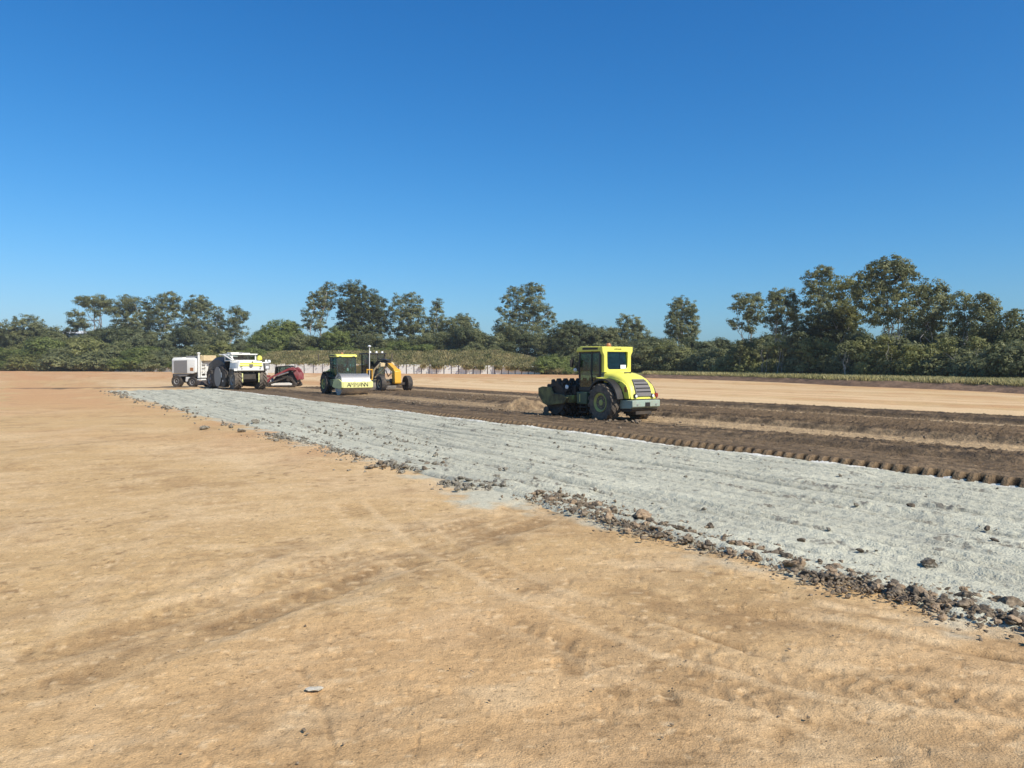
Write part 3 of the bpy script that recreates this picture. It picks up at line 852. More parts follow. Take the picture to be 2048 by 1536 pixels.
# ------------------------------------------------------------------ rollers
def make_roller(label, loc, yaw, padfoot):
    root = thing('padfoot_roller' if padfoot else 'drum_roller', label, 'roller', loc, yaw)
    frame_m = M['yellow_mud'] if padfoot else M['pale_yellow']
    ym = M['yellow'] if padfoot else M['yellow_dusty']
    # rear wheels
    for sd in (1, -1):
        wheel(root, (0, sd * .86, .74), .74, .52, .36, M['rubber_dust'] if padfoot else M['rubber'], M['rim'], sd, 16, .055)
    # chassis, axle, belly
    b = MB()
    b.box((-.42, 0, .72), (1.7, 1.0, .36)); b.box((.75, 0, .66), (.62, .9, .40)); b.cyl((0, -.7, .74), (0, .7, .74), .16)
    b.box((-.9, 0, .42), (.7, .8, .22))
    b.box((1.55, 0, .62), (1.0, .36, .34)); b.cyl((1.62, 0, .35), (1.62, 0, .98), .15)
    b.build('chassis', M['dark'], root, .02)
    # hood
    xs = [(.30, 1.93, .66), (-.2, 1.87, .655), (-.55, 1.78, .65), (-.82, 1.66, .64), (-1.0, 1.52, .63), (-1.13, 1.34, .625), (-1.21, 1.13, .62), (-1.25, .91, .615)]
    rings = []
    for x, zt, hw in xs:
        zb = .91 if x < -.78 else 1.50
        zb = min(zb, zt - .003)
        pts = [(hw, zb), (hw, max(zb + .001, zt - .16)), (hw - .035, max(zb + .0015, zt - .07)), (hw - .14, zt - .01), (0, zt + .045)]
        full = pts + [(-a, c) for a, c in pts[-2::-1]]
        rings.append([Vector((x, a, c)) for a, c in full])
    hood = MB().loft(rings).build('hood', ym, root, .012, 40)
    for sd in (1, -1):
        b = MB().prism([(-.80, .92), (-1.18, .92), (-1.12, 1.22), (-1.0, 1.42), (-.78, 1.55), (-.45, 1.64), (-.1, 1.70), (-.1, 1.56), (-.52, 1.50), (-.72, 1.30)], sd * .622, sd * .672)
        sp_ = b.build('side_panel', ym, root, .01)
        MB().box((-.98, sd * .676, 1.26), (.14, .012, .20)).build('reflector', M['amber'], sp_, .004)
        MB().box((-.62, sd * .680, 1.52), (.10, .02, .035)).build('latch', M['black'], sp_)
    MB().box((-.35, 0, 1.885), (.03, .34, .035), Matrix.Rotation(R(14), 3, 'Y')).build('hood_handle', M['black'], hood)
    # grille on the sloping tail
    b = MB()
    gp = [(-.90, 1.63, .30), (-1.055, 1.49, .36), (-1.165, 1.30, .39), (-1.225, 1.12, .39), (-1.258, .985, .36)]
    rings = []
    for x, z, hw in gp:
        rings.append([Vector((x - .03, hw, z + .02)), Vector((x - .03, -hw, z + .02)), Vector((x + .06, -hw, z - .02)), Vector((x + .06, hw, z - .02))])
    b.loft(rings)
    gr = b.build('grille', M['grille'], hood, .01)
    b = MB()
    for k in range(4):
        f = .55 + k * .75
        i = int(f); q = f - i
        x = gp[i][0] * (1 - q) + gp[i + 1][0] * q; z = gp[i][1] * (1 - q) + gp[i + 1][1] * q; hw = (gp[i][2] * (1 - q) + gp[i + 1][2] * q) * .92
        b.box((x - .036, 0, z + .022), (.03, hw * 2, .032))
    b.build('slot', M['slot'], gr)
    for sd in (1, -1):
        b = MB(); b.cyl((-1.20, sd * .43, 1.02), (-1.31, sd * .43, 1.02), .085, .075, 14)
        tl_ = b.build('tail_light', M['black'], root)
        MB().cyl((-1.31, sd * .43, 1.02), (-1.318, sd * .43, 1.02), .055, n=12).build('lens', M['lamp_white'], tl_)
    MB().cyl((-1.05, -.66, 1.03), (-1.22, -.72, 1.03), .09, n=12).build('exhaust', M['lamp_red'], root)
    # bumper weight
    b = MB()
    b.prism([(-.70, .52), (-1.30, .55), (-1.40, .62), (-1.40, .86), (-.70, .86)], -.70, .70)
    bp = b.build('bumper', M['green_grey'] if padfoot else M['dark_green'], root, .02)
    MB().box((-1.412, -.05, .70), (.05, .22, .16)).build('hitch', M['black'], bp, .01)
    b = MB()
    for yy in (-.5, .45): b.cyl((-1.40, yy, .70), (-1.42, yy, .70), .04, n=10)
    b.build('bolt', M['steel'], bp)
    MB().prism([(-.72, .40), (-1.22, .42), (-1.34, .53), (-.72, .515)], -.66, .66).build('skid_plate', M['dark'], root, .01)
    # fenders
    for sd in (1, -1):
        o = []; i_ = []
        for k in range(13):
            a = R(10 + 138 * k / 12)
            o.append((-(.93) * math.cos(a) * 1.0, .74 + .93 * math.sin(a))); i_.append((-(.86) * math.cos(a), .74 + .86 * math.sin(a)))
        b = MB()
        n = len(o)
        vs = [(x, sd * y, z) for y in (.60, 1.02) for poly in (o, i_) for x, z in poly]
        fs = []
        for k in range(n - 1):
            fs += [(k, k + 1, n + k + 1, n + k), (2 * n + k, 3 * n + k, 3 * n + k + 1, 2 * n + k + 1), (k, 2 * n + k, 2 * n + k + 1, k + 1), (n + k, n + k + 1, 3 * n + k + 1, 3 * n + k)]
        fs += [(0, n, 3 * n, 2 * n), (n - 1, 3 * n - 1, 4 * n - 1, 2 * n - 1)]
        b.add(vs, fs)
        fd = b.build('fender', M['black'], root, 0, 50)
        MB().prism([(.38, 1.70), (-.18, 1.64), (-.18, 1.61), (.38, 1.67)], sd * .68, sd * 1.0).build('fender_step', ym, fd)
    # cab
    RF = ym if padfoot else M['yellow']
    out = [(-.70, 1.90), (.70, 1.90), (.70, 2.56), (.79, 2.72), (.79, 2.90), (-.79, 2.90), (-.79, 2.72), (-.70, 2.56)]
    inn = [(-.44, 2.01), (.44, 2.01), (.52, 2.10), (.53, 2.55), (.53, 2.70), (-.53, 2.70), (-.53, 2.55), (-.52, 2.10)]
    cab = MB().ring(out, inn, .24, .40).build('cab_rear_frame', ym if padfoot else M['teal_dark'], root, .02)
    MB().loft([[Vector((x_ + (z - 2.0) * .085, a * .985, z)) for a, z in inn] for x_ in (.27, .282)]).build('rear_window', M['glass_rear'], cab)
    MB().box((.262, -.30, 2.11), (.008, .28, .15)).build('sticker', M['paper'], cab)
    if padfoot:
        text_mesh('lettering', 'AMMANN', .085, M['text'], cab, (.238, 0, 2.80), (R(90), 0, R(-90)))
    # roof
    b = MB()
    rf = [(.40, 2.72), (.40, 2.905), (1.62, 2.93), (1.86, 2.86), (1.90, 2.74), (1.86, 2.70)]
    b.prism(rf, -.78, .78)
    roof = b.build('roof', RF, root, .03)
    for sd in (1, -1): MB().box((1.0, sd * .785, 2.83), (.95, .012, .09)).build('roof_vent', M['black'], roof)
    if not padfoot:
        b = MB()
        for yy in (-.52, .52): b.box((1.90, yy, 2.72), (.08, .17, .10))
        b.build('work_light', M['black'], roof, .01)
    # side posts, doors, floor
    pm = M['black'] if padfoot else M['teal_dark']
    b = MB()
    for sd in (1, -1):
        b.tube([(1.72, sd * .70, 2.71), (1.78, sd * .71, 2.0), (1.72, sd * .68, 1.2)], .045, 6)
        b.tube([(.95, sd * .72, 2.71), (.97, sd * .735, 1.9), (.92, sd * .70, 1.2)], .035, 6)
        b.box((.46, sd * .715, 2.1), (.10, .05, 1.22))
        b.box((1.1, sd * .715, 1.22), (1.3, .05, .14))
        b.box((1.1, sd * .70, 2.67), (1.4, .05, .06))
    b.box((1.0, 0, 1.08), (1.5, 1.42, .12))
    b.box((1.74, 0, 1.25), (.06, 1.36, .26))
    fr_ = b.build('cab_frame', pm, root, .008)
    for sd in (1, -1):
        MB().prism([(.52, 1.30), (1.70, 1.30), (1.755, 2.0), (1.70, 2.64), (.52, 2.64)], sd * .712, sd * .718).build('side_window', M['glass_dark'] if padfoot else M['glass_teal'], fr_)
    MB().prism([(-.66, 1.39), (.66, 1.39), (.67, 2.0), (.66, 2.66), (-.66, 2.66)], 1.765, 1.772, 'yz').build('windscreen', M['glass_teal'], fr_)
    b = MB(); b.box((.85, 0, 1.45), (.5, .5, .14)); b.box((.64, 0, 1.85), (.14, .48, .70), Matrix.Rotation(R(-8), 3, 'Y')); b.box((.85, 0, 1.26), (.3, .3, .26))
    b.build('seat', M['seat'], root, .03)
    b = MB(); b.tube([(1.6, 0, 1.2), (1.42, 0, 1.78)], .035, 6)
    b.lathe([(.15, -.012), (.17, 0), (.15, .012), (.13, 0)], (1.40, 0, 1.80), 18, 'z')
    b.box((1.6, 0, 1.55), (.18, .5, .25))
    b.build('steering_column', M['black'], root)
    if padfoot:
        for sd in (1, -1):
            b = MB(); b.tube([(1.80, sd * .72, 2.55), (1.95, sd * .92, 2.5), (1.95, sd * .95, 2.36)], .015, 5); b.box((1.96, sd * .95, 2.24), (.05, .17, .30))
            b.build('mirror', M['black'], root, .01)
        MB().lathe([(0.0, -.05), (.06, -.045), (.075, 0), (.06, .045), (0, .05)], (1.93, .80, 1.98), 12, 'x').build('work_light', M['lamp_white'], root)
    b = MB(); b.cyl((.75, .05, 2.90), (.75, .05, 2.945), .12); b.lathe([(.11, 0), (.11, .05), (.075, .10), (0, .115)], (.75, .05, 2.945), 14, 'z')
    b.build('beacon', M['amber'], root)
    # step box, hydraulic tank and steps under the cab
    for sd in (1, -1):
        bx_ = MB().prism([(.98, .62), (1.62, .62), (1.66, 1.10), (.98, 1.10)], sd * .60, sd * .96).build('side_tank', M['dark_green'], root, .03)
        MB().box((1.42, sd * .966, .86), (.035, .012, .30)).build('gauge', M['yellow_dusty'], bx_)
        b = MB()
        for z in (.30, .50): b.box((1.3, sd * .86, z), (.45, .16, .03))
        for x in (1.09, 1.51): b.box((x, sd * .86, .44), (.03, .03, .34))
        b.build('step', M['dark'], root)
    # drum with its frame
    X = 2.95
    b = MB(); DR = .665 if padfoot else .76
    b.lathe([(0, -1.02), (DR - .20, -1.02), (DR - .16, -1.06), (DR, -1.06), (DR, 1.06), (DR - .16, 1.06), (DR - .20, 1.02), (0, 1.02)], (X, 0, .80 if padfoot else .76), 56)
    if padfoot:
        for row in range(12):
            yy = -.95 + row * 1.9 / 11
            nn = 13
            for k in range(nn):
                a = 2 * math.pi * (k + (.5 if row % 2 else 0)) / nn
                ca, sa = math.cos(a), math.sin(a)
                vs = []
                for rr_, hy_, ht in ((DR - .02, .080, .088), (DR + .155, .055, .050)):
                    for ey in (-hy_, hy_):
                        for et in (-ht, ht):
                            vs.append((X + rr_ * ca - et * sa, yy + ey, .80 + rr_ * sa + et * ca))
                b.add(vs, [(0, 1, 3, 2), (4, 6, 7, 5), (0, 4, 5, 1), (2, 3, 7, 6), (0, 2, 6, 4), (1, 5, 7, 3)])
    dr = b.build('drum', M['drum'] if padfoot else M['steel'], root, 0, 30)
    b = MB()
    for sd in (1, -1):
        b.cyl((X, sd * 1.0, .78), (X, sd * 1.13, .78), .26, .22, 18)
    b.build('drum_hub', M['dark'], dr)
    b = MB()
    if padfoot:
        for sd in (1, -1):
            b.prism([(1.95, .86), (2.2, .62), (3.35, .48), (3.62, .56), (3.98, .90), (3.98, 1.20), (3.70, 1.27), (3.15, 1.26), (2.95, 1.0), (2.35, .98)], sd * 1.09, sd * 1.19)
        b.box((3.91, 0, 1.04), (.13, 2.17, .30))
    else:
        for sd in (1, -1):
            b.prism([(1.95, .60), (2.3, .52), (3.55, .46), (3.87, .56), (3.87, .94), (3.3, 1.14), (2.8, 1.16), (2.35, 1.0)], sd * 1.085, sd * 1.17)
        b.prism([(3.74, .52), (3.90, .54), (3.92, .95), (3.76, .99)], -1.08, 1.08)
    b.box((2.07, 0, .80), (.22, 2.17, .30))
    b.box((1.9, 0, .72), (.25, .7, .3))
    df = b.build('drum_frame', frame_m, root, .015)
    if not padfoot:
        for txt, dy, mt in (('A', -.66, 'text'), ('M', -.40, 'text_worn'), ('M', -.10, 'text_worn'), ('A', .18, 'text_worn'), ('N', .40, 'text'), ('N', .63, 'text')):
            text_mesh('lettering', txt, .42, M[mt], df, (3.925, dy, .755), (R(90 - 3), 0, R(90)), .005)
        b = MB(); b.box((2.4, .15, 1.42), (.5, .9, .16)); b.box((2.15, .15, 1.25), (.3, .5, .3))
        b.build('front_hose_box', M['white'], root, .02)
    else:
        b = MB()
        for k in range(7):
            y0 = -.75 + .22 * k
            b.tube([(2.0, y0, .95), (2.15, y0 + .05, 1.32 + .05 * (k % 3)), (1.95, y0 + .1, 1.42), (1.75, y0 * .6, 1.1)], .035, 6)
        b.box((2.02, .45, 1.15), (.24, .7, .36)); b.box((2.1, -.4, 1.1), (.3, .7, .32))
        b.build('hydraulic_hose', M['black'], root)
        MB().lathe([(0, -.05), (.075, -.04), (.09, .02), (.0, .04)], (2.25, .98, 1.28), 14, 'y').build('drum_light', M['lamp_white'], root)
        b = MB()
        for sd in (1, -1):
            b.lathe([(.0, .02), (.14, .02), (.16, -.02), (.15, -.06)], (3.42, sd * 1.20, .28), 20, 'y')
        b.build('pad_cap', M['rubber_dust'], dr)
    return root


yawU = math.atan2(U[1], U[0])
make_roller('near yellow padfoot roller with studded drum, seen from its tail', (4.30, 30.3, 0.02), yawU, True)
pr = at(707, 790)
fx, fy = -U[0], -U[1]
make_roller('far yellow drum roller with polished steel drum facing the camera', (pr.x - fx * 3.1, pr.y - fy * 3.1, 0.0), yawU + math.pi, False)


# ------------------------------------------------------------------ motor grader
def make_grader(loc, yaw):
    g = thing('motor_grader', 'orange motor grader with black cab behind the polished drum roller', 'grader', loc, yaw)
    # origin at front axle centre on ground, +x forward
    for sd in (1, -1):
        wheel(g, (0, sd * 1.14, .64), .64, .42, .32, M['rubber'], M['cream'], sd, 20, .012)
        for xx in (-6.0, -7.5):
            wheel(g, (xx, sd * 1.08, .66), .66, .42, .32, M['rubber'], M['cream'], sd, 18, .03)
    b = MB(); b.box((0, 0, .62), (.22, 1.85, .22)); b.box((0, 0, .85), (.4, .7, .35)); b.cyl((0, -1.0, .60), (0, 1.0, .60), .12)
    b.build('front_axle', M['dark'], g, .02)
    # nose block and goose neck
    b = MB()
    b.prism([(.12, .66), (.62, .62), (.70, .72), (.66, 1.62), (.40, 1.80), (.12, 1.72)], -.28, .28)
    b.build('nose', M['orange'], g, .03)
    b = MB()
    b.loft([[Vector((x, y, z + dz)) for y, dz in ((hw, -.16), (hw, .16), (-hw, .16), (-hw, -.16))] for x, z, hw in ((-.9, 2.10, .17), (-1.3, 2.24, .17), (-2.0, 2.34, .17), (-3.0, 2.30, .19), (-3.8, 1.95, .24), (-4.1, 1.5, .3))])
    b.build('gooseneck', M['dark'], g, .02)
    b = MB(); b.loft([[Vector((x, y, z + dz)) for y, dz in ((hw, -.18), (hw, .18), (-hw, .18), (-hw, -.18))] for x, z, hw in ((.35, 1.62, .2), (-.5, 1.95, .19), (-.895, 2.10, .19))])
    b.build('nose_slope', M['orange'], g, .02)
    b = MB(); b.box((-1.9, 0, 2.56), (1.6, .5, .06), Matrix.Rotation(R(4), 3, 'Y'))
    b.build('neck_cover', M['black'], g, .01)
    # drawbar, circle, blade
    b = MB(); b.prism([(.1, -.12), (.1, .12), (-2.2, .75), (-2.9, .75), (-2.9, -.75), (-2.2, -.75)], .80, .95, 'xy')
    b.build('drawbar', M['cream'], g, .01)
    b = MB(); b.lathe([(.55, -.07), (.72, -.07), (.72, .07), (.55, .07)], (-2.5, 0, .72), 32, 'z')
    b.build('turn_circle', M['cream'], g)
    b = MB()
    sec = [(0, .02), (.09, .2), (.12, .4), (.06, .62), (.03, .62), (.08, .4), (.05, .2), (-.04, .02)]
    rot = Matrix.Rotation(R(28), 3, 'Z')
    b.loft([[rot @ Vector((x, y, z)) + Vector((-2.5, 0, .06)) for x, z in sec] for y in (-1.85, 1.85)])
    b.build('blade', M['steel'], g)
    b = MB()
    for sd in (1, -1):
        b.tube([(-1.5, sd * .5, 2.3), (-2.0, sd * .9, 1.7), (-2.2, sd * .95, 1.0)], [.08, .08, .05], 8)
        b.cyl((-1.5, sd * .5, 2.25), (-1.8, sd * .72, 1.9), .11)
    b.tube([(-1.7, .3, 2.2), (-2.3, -.7, 1.1)], .06, 8)
    b.box((-1.5, 0, 2.15), (.35, 1.2, .3))
    b.build('lift_cylinder', M['cream'], g)
    b = MB(); b.lathe([(0, -.1), (.26, -.1), (.28, 0), (.26, .1), (0, .1)], (-.75, .32, 1.25), 16, 'y'); b.box((-.7, .3, 1.55), (.5, .12, .25)); b.box((-.2, .33, 1.0), (.35, .1, .14)); b.box((-.2, .33, .75), (.3, .1, .14))
    b.build('scarifier', M['cream'], g, .01)
    b = MB()
    for sd in (1, -1): b.tube([(.1, sd * .3, 1.5), (-.4, sd * .36, 1.2), (-1.0, sd * .3, 1.7)], .04, 6)
    b.build('hydraulic_hose', M['black'], g)
    # cab
    b = MB()
    hw = .72
    for x, z0 in ((-3.55, 1.35), (-4.95, 1.35)):
        for sd in (1, -1):
            b.box((x, sd * hw, (z0 + 3.0) / 2), (.1, .1, 3.0 - z0))
    b.box((-4.25, 0, 3.06), (1.75, 1.72, .12)); b.box((-4.25, 0, 1.20), (1.5, 1.5, .3))
    b.box((-4.92, 0, 1.7), (.06, 1.36, .7))
    b.box((-3.55, 0, 1.65), (.06, .25, .6))
    cb = b.build('cab', M['black'], g, .02)
    b = MB()
    b.box((-3.53, 0, 2.15), (.012, 1.34, 1.64))
    for sd in (1, -1): b.box((-4.25, sd * .72, 2.15), (1.3, .012, 1.64))
    b.build('window', M['glass_dark'], cb)
    b = MB(); b.box((-4.5, 0, 1.6), (.5, .5, .2)); b.box((-4.72, 0, 2.05), (.14, .5, .75)); b.box((-3.8, 0, 1.75), (.2, .4, .6))
    b.build('seat', M['seat'], cb, .03)
    for yy in (-.62, -.05, .5):
        MB().lathe([(0, -.06), (.07, -.05), (.09, .03), (0, .05)], (-3.42 if yy < .4 else -3.5, yy, 3.18), 10, 'x').build('work_light', M['lamp_white'], g)
    b = MB()
    for sd in (1, -1):
        b.tube([(-3.5, sd * .75, 2.9), (-3.3, sd * 1.05, 2.85), (-3.3, sd * 1.08, 2.6)], .02, 5); b.box((-3.3, sd * 1.08, 2.42), (.05, .2, .35))
    b.build('mirror', M['black'], g)
    # rear engine body
    b = MB(); b.loft([[Vector((x, y, z)) for y, z in ((.55, 1.0), (.55, zt - .1), (.4, zt), (-.4, zt), (-.55, zt - .1), (-.55, 1.0))] for x, zt in ((-5.05, 2.2), (-7.2, 2.1), (-8.2, 1.95), (-8.35, 1.5))])
    b.build('engine_hood', M['orange'], g, .03)
    b = MB(); b.box((-6.4, 0, .85), (3.6, .9, .35)); b.box((-4.6, 0, 1.0), (1.5, .7, .3))
    b.build('rear_frame', M['dark'], g, .02)
    MB().tube([(-6.3, .3, 2.1), (-6.3, .3, 2.75)], .07).build('exhaust', M['black'], g)
    # grade-control masts standing on the blade
    rt = rot @ Vector((.05, -1.62, 0)) + Vector((-2.5, 0, 0))
    b = MB(); b.tube([(rt.x, rt.y, .6), (rt.x, rt.y, 3.55)], .032, 8)
    ms = b.build('receiver_mast', M['white'], g)
    MB().lathe([(0, 0), (.12, .03), (.14, .10), (.06, .16), (0, .17)], (rt.x, rt.y, 3.55), 14, 'z').build('receiver', M['lamp_white'], ms)
    b = MB()
    for e in (-.22, .22): b.tube([(rt.x, rt.y + e, .95), (rt.x, rt.y + e, 1.75)], .04, 6)
    b.box((rt.x, rt.y, 1.75), (.08, .52, .08)); b.box((rt.x, rt.y, .95), (.08, .52, .08))
    b.build('mast_bracket', M['orange'], g)
    return g


pg = at(789, 783)
make_grader((pg.x, pg.y, 0.0), yawU + math.pi)


# ------------------------------------------------------------------ soil stabiliser
def make_stabiliser(loc, yaw):
    g = thing('soil_stabiliser', 'white soil stabiliser with yellow striped nose and big lugged tyres', 'stabiliser', loc, yaw)
    for sd in (1, -1):
        wheel(g, (0, sd * 1.05, .86), .86, .62, .42, M['rubber_dust'], M['grey_panel'], sd, 14, .10)
        wheel(g, (-5.6, sd * 1.10, .88), .88, .65, .42, M['rubber'], M['grey_panel'], sd, 14, .07)
    b = MB(); b.box((-2.8, 0, 1.15), (6.4, 1.1, .5)); b.cyl((0, -.9, .86), (0, .9, .86), .2); b.box((.0, 0, 1.2), (.7, .8, .5))
    b.build('chassis', M['dark'], g, .03)
    # nose hood with stripes
    b = MB()
    b.loft([[Vector((x, y, z)) for y, z in ((hw, z0), (hw * .93, z1 - .12), (hw * .86, z1), (-hw * .86, z1), (-hw * .93, z1 - .12), (-hw, z0))] for x, z0, z1, hw in ((.74, 1.66, 2.36, 1.10), (.64, 1.60, 2.44, 1.12), (-.2, 1.55, 2.50, 1.08), (-1.5, 1.55, 2.50, 1.04))])
    nose = b.build('nose', M['white'], g, .02)
    b = MB(); b.box((.752, 0, 2.24), (.03, 1.86, .13)); b.build('stripe', M['yellow'], nose)
    b = MB(); b.box((.756, 0, 2.07), (.03, 1.95, .10)); b.build('stripe', M['yellow'], nose)
    b = MB(); b.prism([(-.15, 2.18), (.15, 2.18), (.15, 2.0), (.06, 1.90), (-.06, 1.90), (-.15, 2.0)], .774, .79, 'yz'); b.build('badge', M['grille'], nose)
    b = MB(); b.box((.772, .12, 2.36), (.03, .12, .09))
    for yy in (-.82, .82): b.box((.758, yy, 1.96), (.03, .17, .05)); b.box((.76, yy * .95, 1.80), (.03, .14, .05))
    b.build('handle', M['slot'], nose)
    for pts_ in ([(.55, -1.08, 2.36), (.6, -1.50, 2.34), (.3, -1.55, 2.42)], [(.55, 1.08, 2.30), (.6, 1.55, 2.30)], [(-.1, -1.25, 2.50), (-.6, -1.5, 2.78), (-1.3, -1.55, 2.95)],
                 [(-.2, -1.1, 2.5), (-.7, -1.2, 2.85)], [(-1.2, -1.15, 2.98), (-2.6, -1.5, 2.98)]):
        MB().tube(pts_, .058, 6).build('handrail', M['white'], g)
    b = MB()
    for yy in (1.38, 1.66): b.prism([(.45, 2.32), (.62, 2.32), (.53, 2.55)], yy - .09, yy + .09)
    b.build('headlight', M['lamp_white'], g, .01)
    b = MB(); b.box((.4, 1.45, 1.98), (.5, .42, .50)); b.build('toolbox', M['grey_panel'], g, .02)
    MB().box((.66, 1.42, 1.92), (.02, .24, .20)).build('work_light', M['lamp_white'], g)
    # cab
    b = MB()
    for x in (-.9, -2.6):
        for yy in (-1.0, 1.0): b.box((x, yy, 2.72), (.12, .12, .52))
    b.box((-1.75, 0, 3.02), (2.1, 2.25, .10)); b.box((-1.75, 0, 2.48), (1.9, 2.1, .12))
    cb = b.build('cab', M['white'], g, .03)
    b = MB(); b.box((-.9, 0, 2.75), (.012, 1.86, .42))
    for sd in (1, -1): b.box((-1.75, sd * 1.0, 2.75), (1.56, .012, .42))
    b.build('window', M['glass_dark'], cb)
    b = MB(); b.box((-2.0, .2, 2.62), (.5, .5, .2)); b.box((-2.2, .2, 2.8), (.14, .48, .3)); b.box((-1.2, .1, 2.62), (.25, .5, .2))
    b.build('seat', M['seat'], cb, .03)
    b = MB(); b.box((-1.4, -.75, 3.13), (1.0, .7, .10)); b.box((-1.9, .3, 3.11), (.9, .9, .07)); b.build('roof_box', M['white'], cb, .02)
    b = MB(); b.box((-1.3, -.3, 3.14), (.5, .5, .13)); b.build('roof_fan', M['grey_panel'], cb, .02)
    b = MB(); b.lathe([(0, 0), (.20, .02), (.23, .16), (.17, .34), (.07, .40), (0, .41)], (-.1, 1.05, 2.52), 16, 'z')
    b.cyl((-.1, 1.05, 2.4), (-.1, 1.05, 2.53), .1)
    b.build('air_cleaner', M['yellow'], g)
    # engine housing and rotor housing on the flank
    b = MB()
    b.loft([[Vector((x, y, z)) for y, z in ((1.05, 1.3), (1.05, zt - .25), (.85, zt), (-.85, zt), (-1.05, zt - .25), (-1.05, 1.3))] for x, zt in ((-2.7, 2.5), (-4.2, 2.85), (-5.6, 2.75), (-6.9, 2.4), (-7.2, 1.9))])
    eng = b.build('engine_housing', M['black'], g, .04)
    b = MB(); b.box((-4.6, .2, 2.9), (1.6, 1.0, .05), Matrix.Rotation(R(3), 3, 'Y')); b.build('housing_lid', M['white'], eng)
    for sd in (1, -1):
        b = MB()
        b.prism([(-1.6, .22), (-4.6, .22), (-4.95, .6), (-4.7, 1.5), (-3.9, 2.05), (-2.5, 2.1), (-1.5, 1.5), (-1.3, .7)], sd * 1.02, sd * 1.42)
        rh = b.build('rotor_housing', M['dark'], g, .06)
        b = MB(); b.lathe([(0, 0), (.78, 0), (.86, -.06), (.86, -.10), (0, -.1)], (-3.2, sd * 1.44 + (.05 if sd > 0 else .05), 1.1), 30, 'y'); b.build('drive_cover', M['grey_panel'], rh)
        MB().box((-2.3, sd * 1.45, 1.25), (.14, .03, .42)).build('reflector', M['lamp_white'], rh)
        b = MB(); b.box((-2.0, sd * 1.43, .75), (.12, .03, .18)); b.build('label_plate', M['lamp_white'], rh)
        b = MB(); b.tube([(-.75, sd * 1.12, 1.85), (-1.0, sd * 1.2, 1.4), (-1.3, sd * 1.25, 1.1)], .07, 8); b.tube([(-.5, sd * .75, 1.55), (.1, sd * .72, 1.5), (.55, sd * .7, 1.3)], .06, 6)
        b.build('hydraulic_hose', M['dark'], g)
        b = MB(); b.box((.05, sd * 1.05, 1.80), (1.2, .66, .05)); b.box((.62, sd * 1.05, 1.72), (.05, .66, .2))
        b.build('mudguard', M['white'] if sd < 0 else M['dark'], g, .01)
        MB().box((.66, sd * .70, 1.05), (.04, .09, .75)).build('marker_post', M['pale_yellow'], g)
    b = MB(); b.tube([(-6.9, 1.2, 1.0), (-7.6, 1.0, .55), (-8.3, .9, .45)], .08, 8); b.box((-7.7, .5, .42), (.9, .25, .12))
    b.build('push_bar', M['dark'], g)
    return g


ps = at(496, 780)
make_stabiliser((ps.x, ps.y, 0.0), yawU + math.pi + R(5.5))


